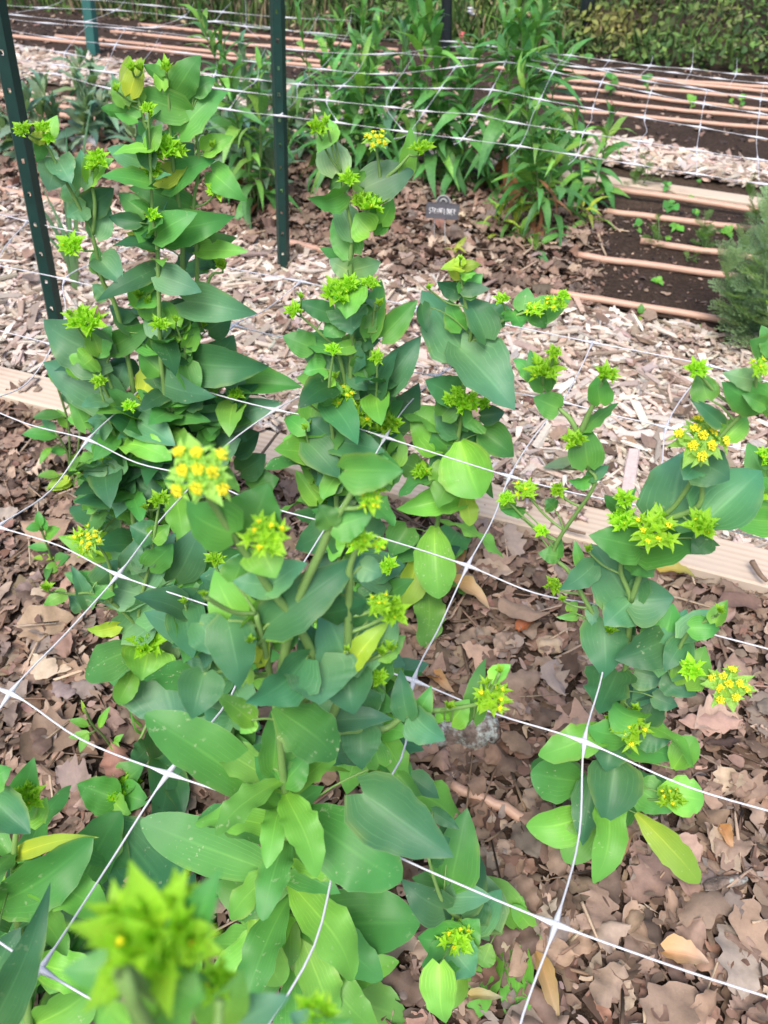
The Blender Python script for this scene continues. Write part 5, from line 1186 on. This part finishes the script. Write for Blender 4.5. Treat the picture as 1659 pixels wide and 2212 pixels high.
# ------------------------------------------------------------------ logs, twigs and single fallen things
def log_piece(name, label, p, q, r, material, z=0., knob=.25, cat='log'):
    a, b = G(*p, z), G(*q, z); L = (b-a).length; d = (b-a).normalized(); s = Vector((-d.y, d.x, 0)); u = d.cross(s)
    if u.z < 0: u = -u
    V = []; m = 26; n = 18
    for i in range(m+1):
        t = i/m; e = min(1, .35+3.5*min(t, 1-t))**.5
        for k in range(n):
            th = 6.283*k/n; rr = r*e*(1+knob*noise.noise(Vector((t*L*26, math.cos(th)*1.4, math.sin(th)*1.4)))+knob*.5*noise.noise(Vector((t*L*80, math.cos(th)*4, math.sin(th)*4))))
            V.append(d*(t*L)+s*(math.cos(th)*rr)+u*(math.sin(th)*rr*.85+r*.55)+s*(.12*r*math.sin(t*5)))
    Fc = [(i*n+k, i*n+(k+1) % n, (i+1)*n+(k+1) % n, (i+1)*n+k) for i in range(m) for k in range(n)]+[tuple(range(n))[::-1], tuple(m*n+k for k in range(n))]
    o = mk(name, V, Fc, material); o.location = (a.x, a.y, z); return tag(o, label, cat)
log_piece('lichen_log', 'short log piece with pale grey lichen lying on oak leaves in the centre', T(6,50,985), T(6,485,955), .024, M_BARK, .004)
log_piece('broken_branch', 'bare broken branch lying just below the lichen log', T(6,30,1075), T(6,230,1062), .0055, M_TWIG, .012, .2, 'branch')
log_piece('lichen_stick', 'stick with a pale lichened end on oak leaves below the chewed yellow green leaf', T(8,1380,520), T(8,1560,478), .006, M_BARK, .014, .2, 'branch')
log_piece('bark_chunk', 'tan crumbly chunk of rotten wood on the oak leaves, framed by the net square', T(6,660,595), T(6,760,580), .012, M_TWIGP, .006, .5, 'wood chunk')
def twig(label, pts, r, z=.02, m=M_TWIGP):
    t = Tubes(); P = [G(*T(*q), z+random.uniform(-.004,.006)) for q in pts]; c = catmull(P, 5); k = len(c)
    t.add(c, [r*(1-.5*i/k) for i in range(k)], 6); b = P[0].copy(); b.z = 0
    return tag(t.build('twig', m, None, b), label, 'twig', 'twigs lying on the ground')
twig('pale straight twig standing out of the litter right of the withered plant', [(2,925,1010),(2,940,1060),(2,960,1105)], .004)
twig('thin curved twig on the litter at the foot of the withered plant', [(2,600,1100),(2,640,1065),(2,632,1015)], .003)
twig('twig on the dark soil left of the middle pipe', [(2,970,960),(2,1010,990),(2,1060,1000)], .003)
twig('twig lying on the dark soil near the far pipe', [(2,1225,820),(2,1310,860)], .003)
twig('straw coloured twig in the oak leaves above the lowest net crossing', [(8,855,580),(8,890,660),(8,940,780)], .0022)
twig('dark twig lying on the pine board behind the tall right plant', [(6,1590,215),(6,1625,270),(6,1655,300)], .005, .04, M_TWIG)
twig('dark forked twig on the pine board left of the tall right plant', [(6,760,25),(6,790,70),(6,870,95)], .004, .04, M_TWIG)
twig('thin straw across the litter at lower left by the net', [(5,125,120),(5,130,230)], .0018)
twig('slim straw upright in the litter at lower left beside the two green buds', [(7,215,30),(7,230,150)], .002)
twig('pale twig on the oak leaves right of the net strand', [(6,690,570),(6,800,500)], .002)
twig('thin straw on the oak leaves in the lower right corner', [(8,1590,668),(8,1659,655)], .0018)
def dry_leaf(label, B, Tq, wpx, col, curl=.3, z=.02, name='fallen_leaf', shape='o', m=None, q=0.):
    b = G(*T(*B), z); t = G(*T(*Tq), z+.004); D = depth(b)
    V, Fc, UV = leaf_grid(b, t, wpx/2*D/F, Vector((0,0,1)), shape, curl, .7, 1.6, 14, 6, twist=random.gauss(0,.6))
    V = [v-Vector((b.x,b.y,0)) for v in V]
    o = mk(name, V, Fc, m or M_LANCE, None, (b.x,b.y,0), uv=UV); o.color = col+(.2,); return tag(o, label, 'leaf')
dry_leaf('straw coloured curled dead leaf hanging below the foot of the low leaning plant', (8,655,790), (8,760,1110), 75, (.34,.26,.15), .12, .02, shape='a')
dry_leaf('pale folded withered leaf beside the foot of the low leaning plant', (8,375,985), (8,515,990), 45, (.30,.30,.19), .2, .03)
dry_leaf('tan curled dead leaf at the foot of the yellowing plant in front of the chips', (6,280,330), (6,460,425), 90, (.42,.31,.20), .25)
dry_leaf('upright tan curled dead leaf by the pine board next to the yellowing plant', (6,330,180), (6,300,300), 60, (.40,.27,.16), .2)
dry_leaf('buff curled dead leaf left of the bud on the low side branch', (6,200,720), (6,305,780), 60, (.44,.30,.19), .3)
dry_leaf('yellowing fallen leaf lying before the pine board behind the tall right plant', (6,1190,260), (6,1350,285), 70, (.30,.30,.09), .15)
dry_leaf('reddish oak leaf lying flat in the middle of the near litter', (6,580,510), (6,655,470), 60, (.30,.13,.085), .1)
dry_leaf('big pale tan dead leaf below the lowest net row at lower right', (8,1215,790), (8,1405,840), 110, (.46,.34,.26), .1)
dry_leaf('bleached torn leaf with holes next to the chewed yellow green leaf', (8,950,400), (8,1110,270), 100, (.42,.29,.24), .15)
dry_leaf('orange tan curled leaf at right below the long net row', (8,1450,260), (8,1510,350), 60, (.42,.26,.15), .2)
dry_leaf('pinkish wood shaving lying upon a broad green leaf at lower left', (7,545,500), (7,662,512), 50, (.55,.30,.20), .05, .22, 'wood_shaving', m=M_TWIGP)
o = dry_leaf('pinkish bark slip in the leaves at lower left beside the buds', (7,150,310), (7,250,330), 34, (.5,.27,.18), .1, .02, 'bark_slip')
def tagpiece(label, q, w, h, m, name, cat):
    b = G(*T(*q)); b.z = 0; k = depth(b)/F/2; t = (CAM-b); t.z *= .4; n = t.normalized(); ex = Vector((0,0,1)).cross(n).normalized(); ey = n.cross(ex); V = []; Fc = []
    for j in range(5):
        for i in range(7):
            x, y = (i/6-.5)*w*k, j/4*h*k; V.append(ex*(x*(1+.1*math.sin(j*2)))+ey*y+n*(.25*w*k*(noise.noise(Vector((i*.7,j*.9,q[1]))))))
    Fc = [(j*7+i, j*7+i+1, (j+1)*7+i+1, (j+1)*7+i) for j in range(4) for i in range(6)]
    V2 = [v-n*.001 for v in V]; m0 = len(V); V += V2; Fc += [tuple(x+m0 for x in f[::-1]) for f in Fc]
    o = mk(name, V, Fc, m); o.location = b; return tag(o, label, cat)
tagpiece('crumpled white tag on the ground among the grey green plants at upper left', (1,375,655), 110, 65, M_WHITE, 'white_tag', 'tag')
tagpiece('white scrap on the chips behind the grassy plant at left', (1,310,985), 50, 40, M_WHITE, 'white_scrap', 'scrap')
tagpiece('tiny teal plastic scrap on the litter left of the second pipe', (2,1037,1103), 14, 16, M_TEAL, 'teal_scrap', 'scrap')
tagpiece('bright blue clip on the far pipes at upper left', (1,688,205), 16, 16, M_BLUE, 'blue_clip', 'clip')
tagpiece('pale blue clip on the far pipes farther up from the bright blue one', (1,893,142), 16, 12, M_BLUE, 'blue_clip', 'clip')
def spike(label, top, base, m, n, r, name):
    b = G(*base); b.z = 0; root = empty(name, b, label, 'flower'); t = on_plane(b, *top); tb = Tubes(); tb.add(catmull([b, b.lerp(t,.6)+Vector((.02,0,0)), t], 6), .0022, 5)
    o = tb.build('stem', M_STEM, root, b); o.location = (0,0,0); o.color = (.12,.2,.07,1)
    V, Fc, UV = [], [], []
    for i in range(n):
        c = t+Vector((random.gauss(0,r*.5), random.gauss(0,r*.5), random.uniform(-r*3.0, r))); 
        for k in range(5):
            a = 1.256*k+i; small_bract(V, Fc, UV, c-b, Vector((math.cos(a), math.sin(a), .5)), Vector((0,0,1)), r*.9, r*.7)
    mk('blossom', V, Fc, m, root, uv=UV)
spike('pink flower spike behind the tall centre plant', T(2,345,155), T(2,360,300), M_PINK, 6, .013, 'pink_flower')
spike('white flower at the top edge behind the tall centre plant', T(2,380,10), T(2,370,200), M_WHITE, 5, .018, 'white_flower')

# ------------------------------------------------------------------ the wild growth beyond the beds
def thicket(name, label, n, xr, yr, edge, cols, wts, hgtf, size, seed, bl=0):
    r = np.random.default_rng(seed); x = xr[0]+(xr[1]-xr[0])*r.random(n); dpt = (yr[1]-yr[0])*r.random(n)**1.5
    e0, e1 = edge; y = e0.y+(e1.y-e0.y)*(x-e0.x)/(e1.x-e0.x)+yr[0]+dpt
    H = np.array([hgtf(a, b, c) for a, b, c in zip(x, y, dpt)]); keep = H > .02; x, y, H = x[keep], y[keep], H[keep]; n = len(x)
    z = H*r.random(n)**.8
    L = size[0]+(size[1]-size[0])*r.random(n)
    az = r.random(n)*6.283; el = r.normal(.1,.6,n); d = np.stack([np.cos(az)*np.cos(el), np.sin(az)*np.cos(el), np.sin(el)],1)
    nb = int(n*bl)
    if nb: d[:nb] = np.stack([.25*r.standard_normal(nb), .25*r.standard_normal(nb), np.ones(nb)],1); L[:nb] *= 3.2; z[:nb] *= .4
    up = np.stack([r.normal(0,.5,n), r.normal(-.4,.5,n), np.ones(n)],1); s = np.cross(d, up); s /= np.linalg.norm(s,axis=1)[:,None]; nn = np.cross(s, d)
    Wd = L*(.18+.16*r.random(n)); Wd[:nb] = L[:nb]*.035
    c = np.stack([x,y,z],1); q = lambda u, v, w: c+d*(u*L)[:,None]+s*(v*Wd)[:,None]+nn*(w*L)[:,None]
    one = np.ones(n); A = np.stack([q(0*one,0*one,0*one), q(.35*one,one,.02*one), q(.75*one,.75*one,-.02*one), q(one,0*one,-.12*one), q(.75*one,-.75*one,-.02*one), q(.35*one,-one,.02*one)],1)
    k = (np.arange(n)*6)[:,None,None]; Q = (np.array([(0,1,2,3),(0,3,4,5)])[None]+k).reshape(-1,4)
    cc = np.array(cols)[r.choice(len(cols), n, p=np.array(wts)/sum(wts))]
    # whole patches lean to one kind or the other
    pn = np.array([noise.noise(Vector((a*2.3, b*2.3, h*3+seed))) for a, b, h in zip(x, y, z)])
    pk = np.array([noise.noise(Vector((a*3.1, b*3.1, h*4+9))) for a, b, h in zip(x, y, z)])[:,None]; cc = cc*(1+.2*r.standard_normal((n,1)))*(1+.7*pk); brown = np.array((.22,.16,.05))
    mixk = np.clip((pn-.2)*2.5, 0, .55)[:,None]*(0 if seed == 2 else 1); cc = cc*(1-mixk)+brown*mixk*(1+.2*r.standard_normal((n,1)))
    o = mk_np(name, A.reshape(-1,3), Q, M_WEED, np.repeat(np.clip(cc,.008,.7), 6, 0)); return tag(o, label, kind='stuff')
GREENS = [(.075,.15,.035), (.05,.11,.03), (.12,.20,.045), (.03,.065,.022), (.10,.13,.05)]
def hr(x, y, d):
    h = .10+.75*min(1, d/.8); h *= .8+.9*noise.noise(Vector((x*1.7, y*1.7, 4))); return h if x > -.2 else 0
thicket('weed_thicket', 'wild green and brown weeds filling the ground beyond the far bed at upper right', 36000, (-.4, 4.6), (.02, 2.6), B3F, [(c[0]*1.2, c[1]*1.15, c[2]*1.25) for c in GREENS], [24,22,14,16,10], hr, (.018,.045), 1, .06)
def hl(x, y, d):
    h = .03+.30*min(1, d/.9); return h*(.7+.8*noise.noise(Vector((x*2, y*2, 8)))) if x < .9 else 0
thicket('long_grass', 'long green grass beyond the far bed at upper left', 15000, (-4.6, .9), (-.05, 2.4), B3F, GREENS+[(.30,.24,.15)], [24,22,14,12,6,14], hl, (.02,.045), 2, .4)
def hb(x, y, d): return 1.0+.6*noise.noise(Vector((x*.9, y*.9, 2)))
thicket('far_undergrowth', 'dark undergrowth closing the view behind the weeds', 16000, (-8, 9), (2.8, 5.5), B3F, [(c[0]*.8, c[1]*.8, c[2]*.8) for c in GREENS], [20,24,10,26,8], hb, (.05,.11), 3, .05)
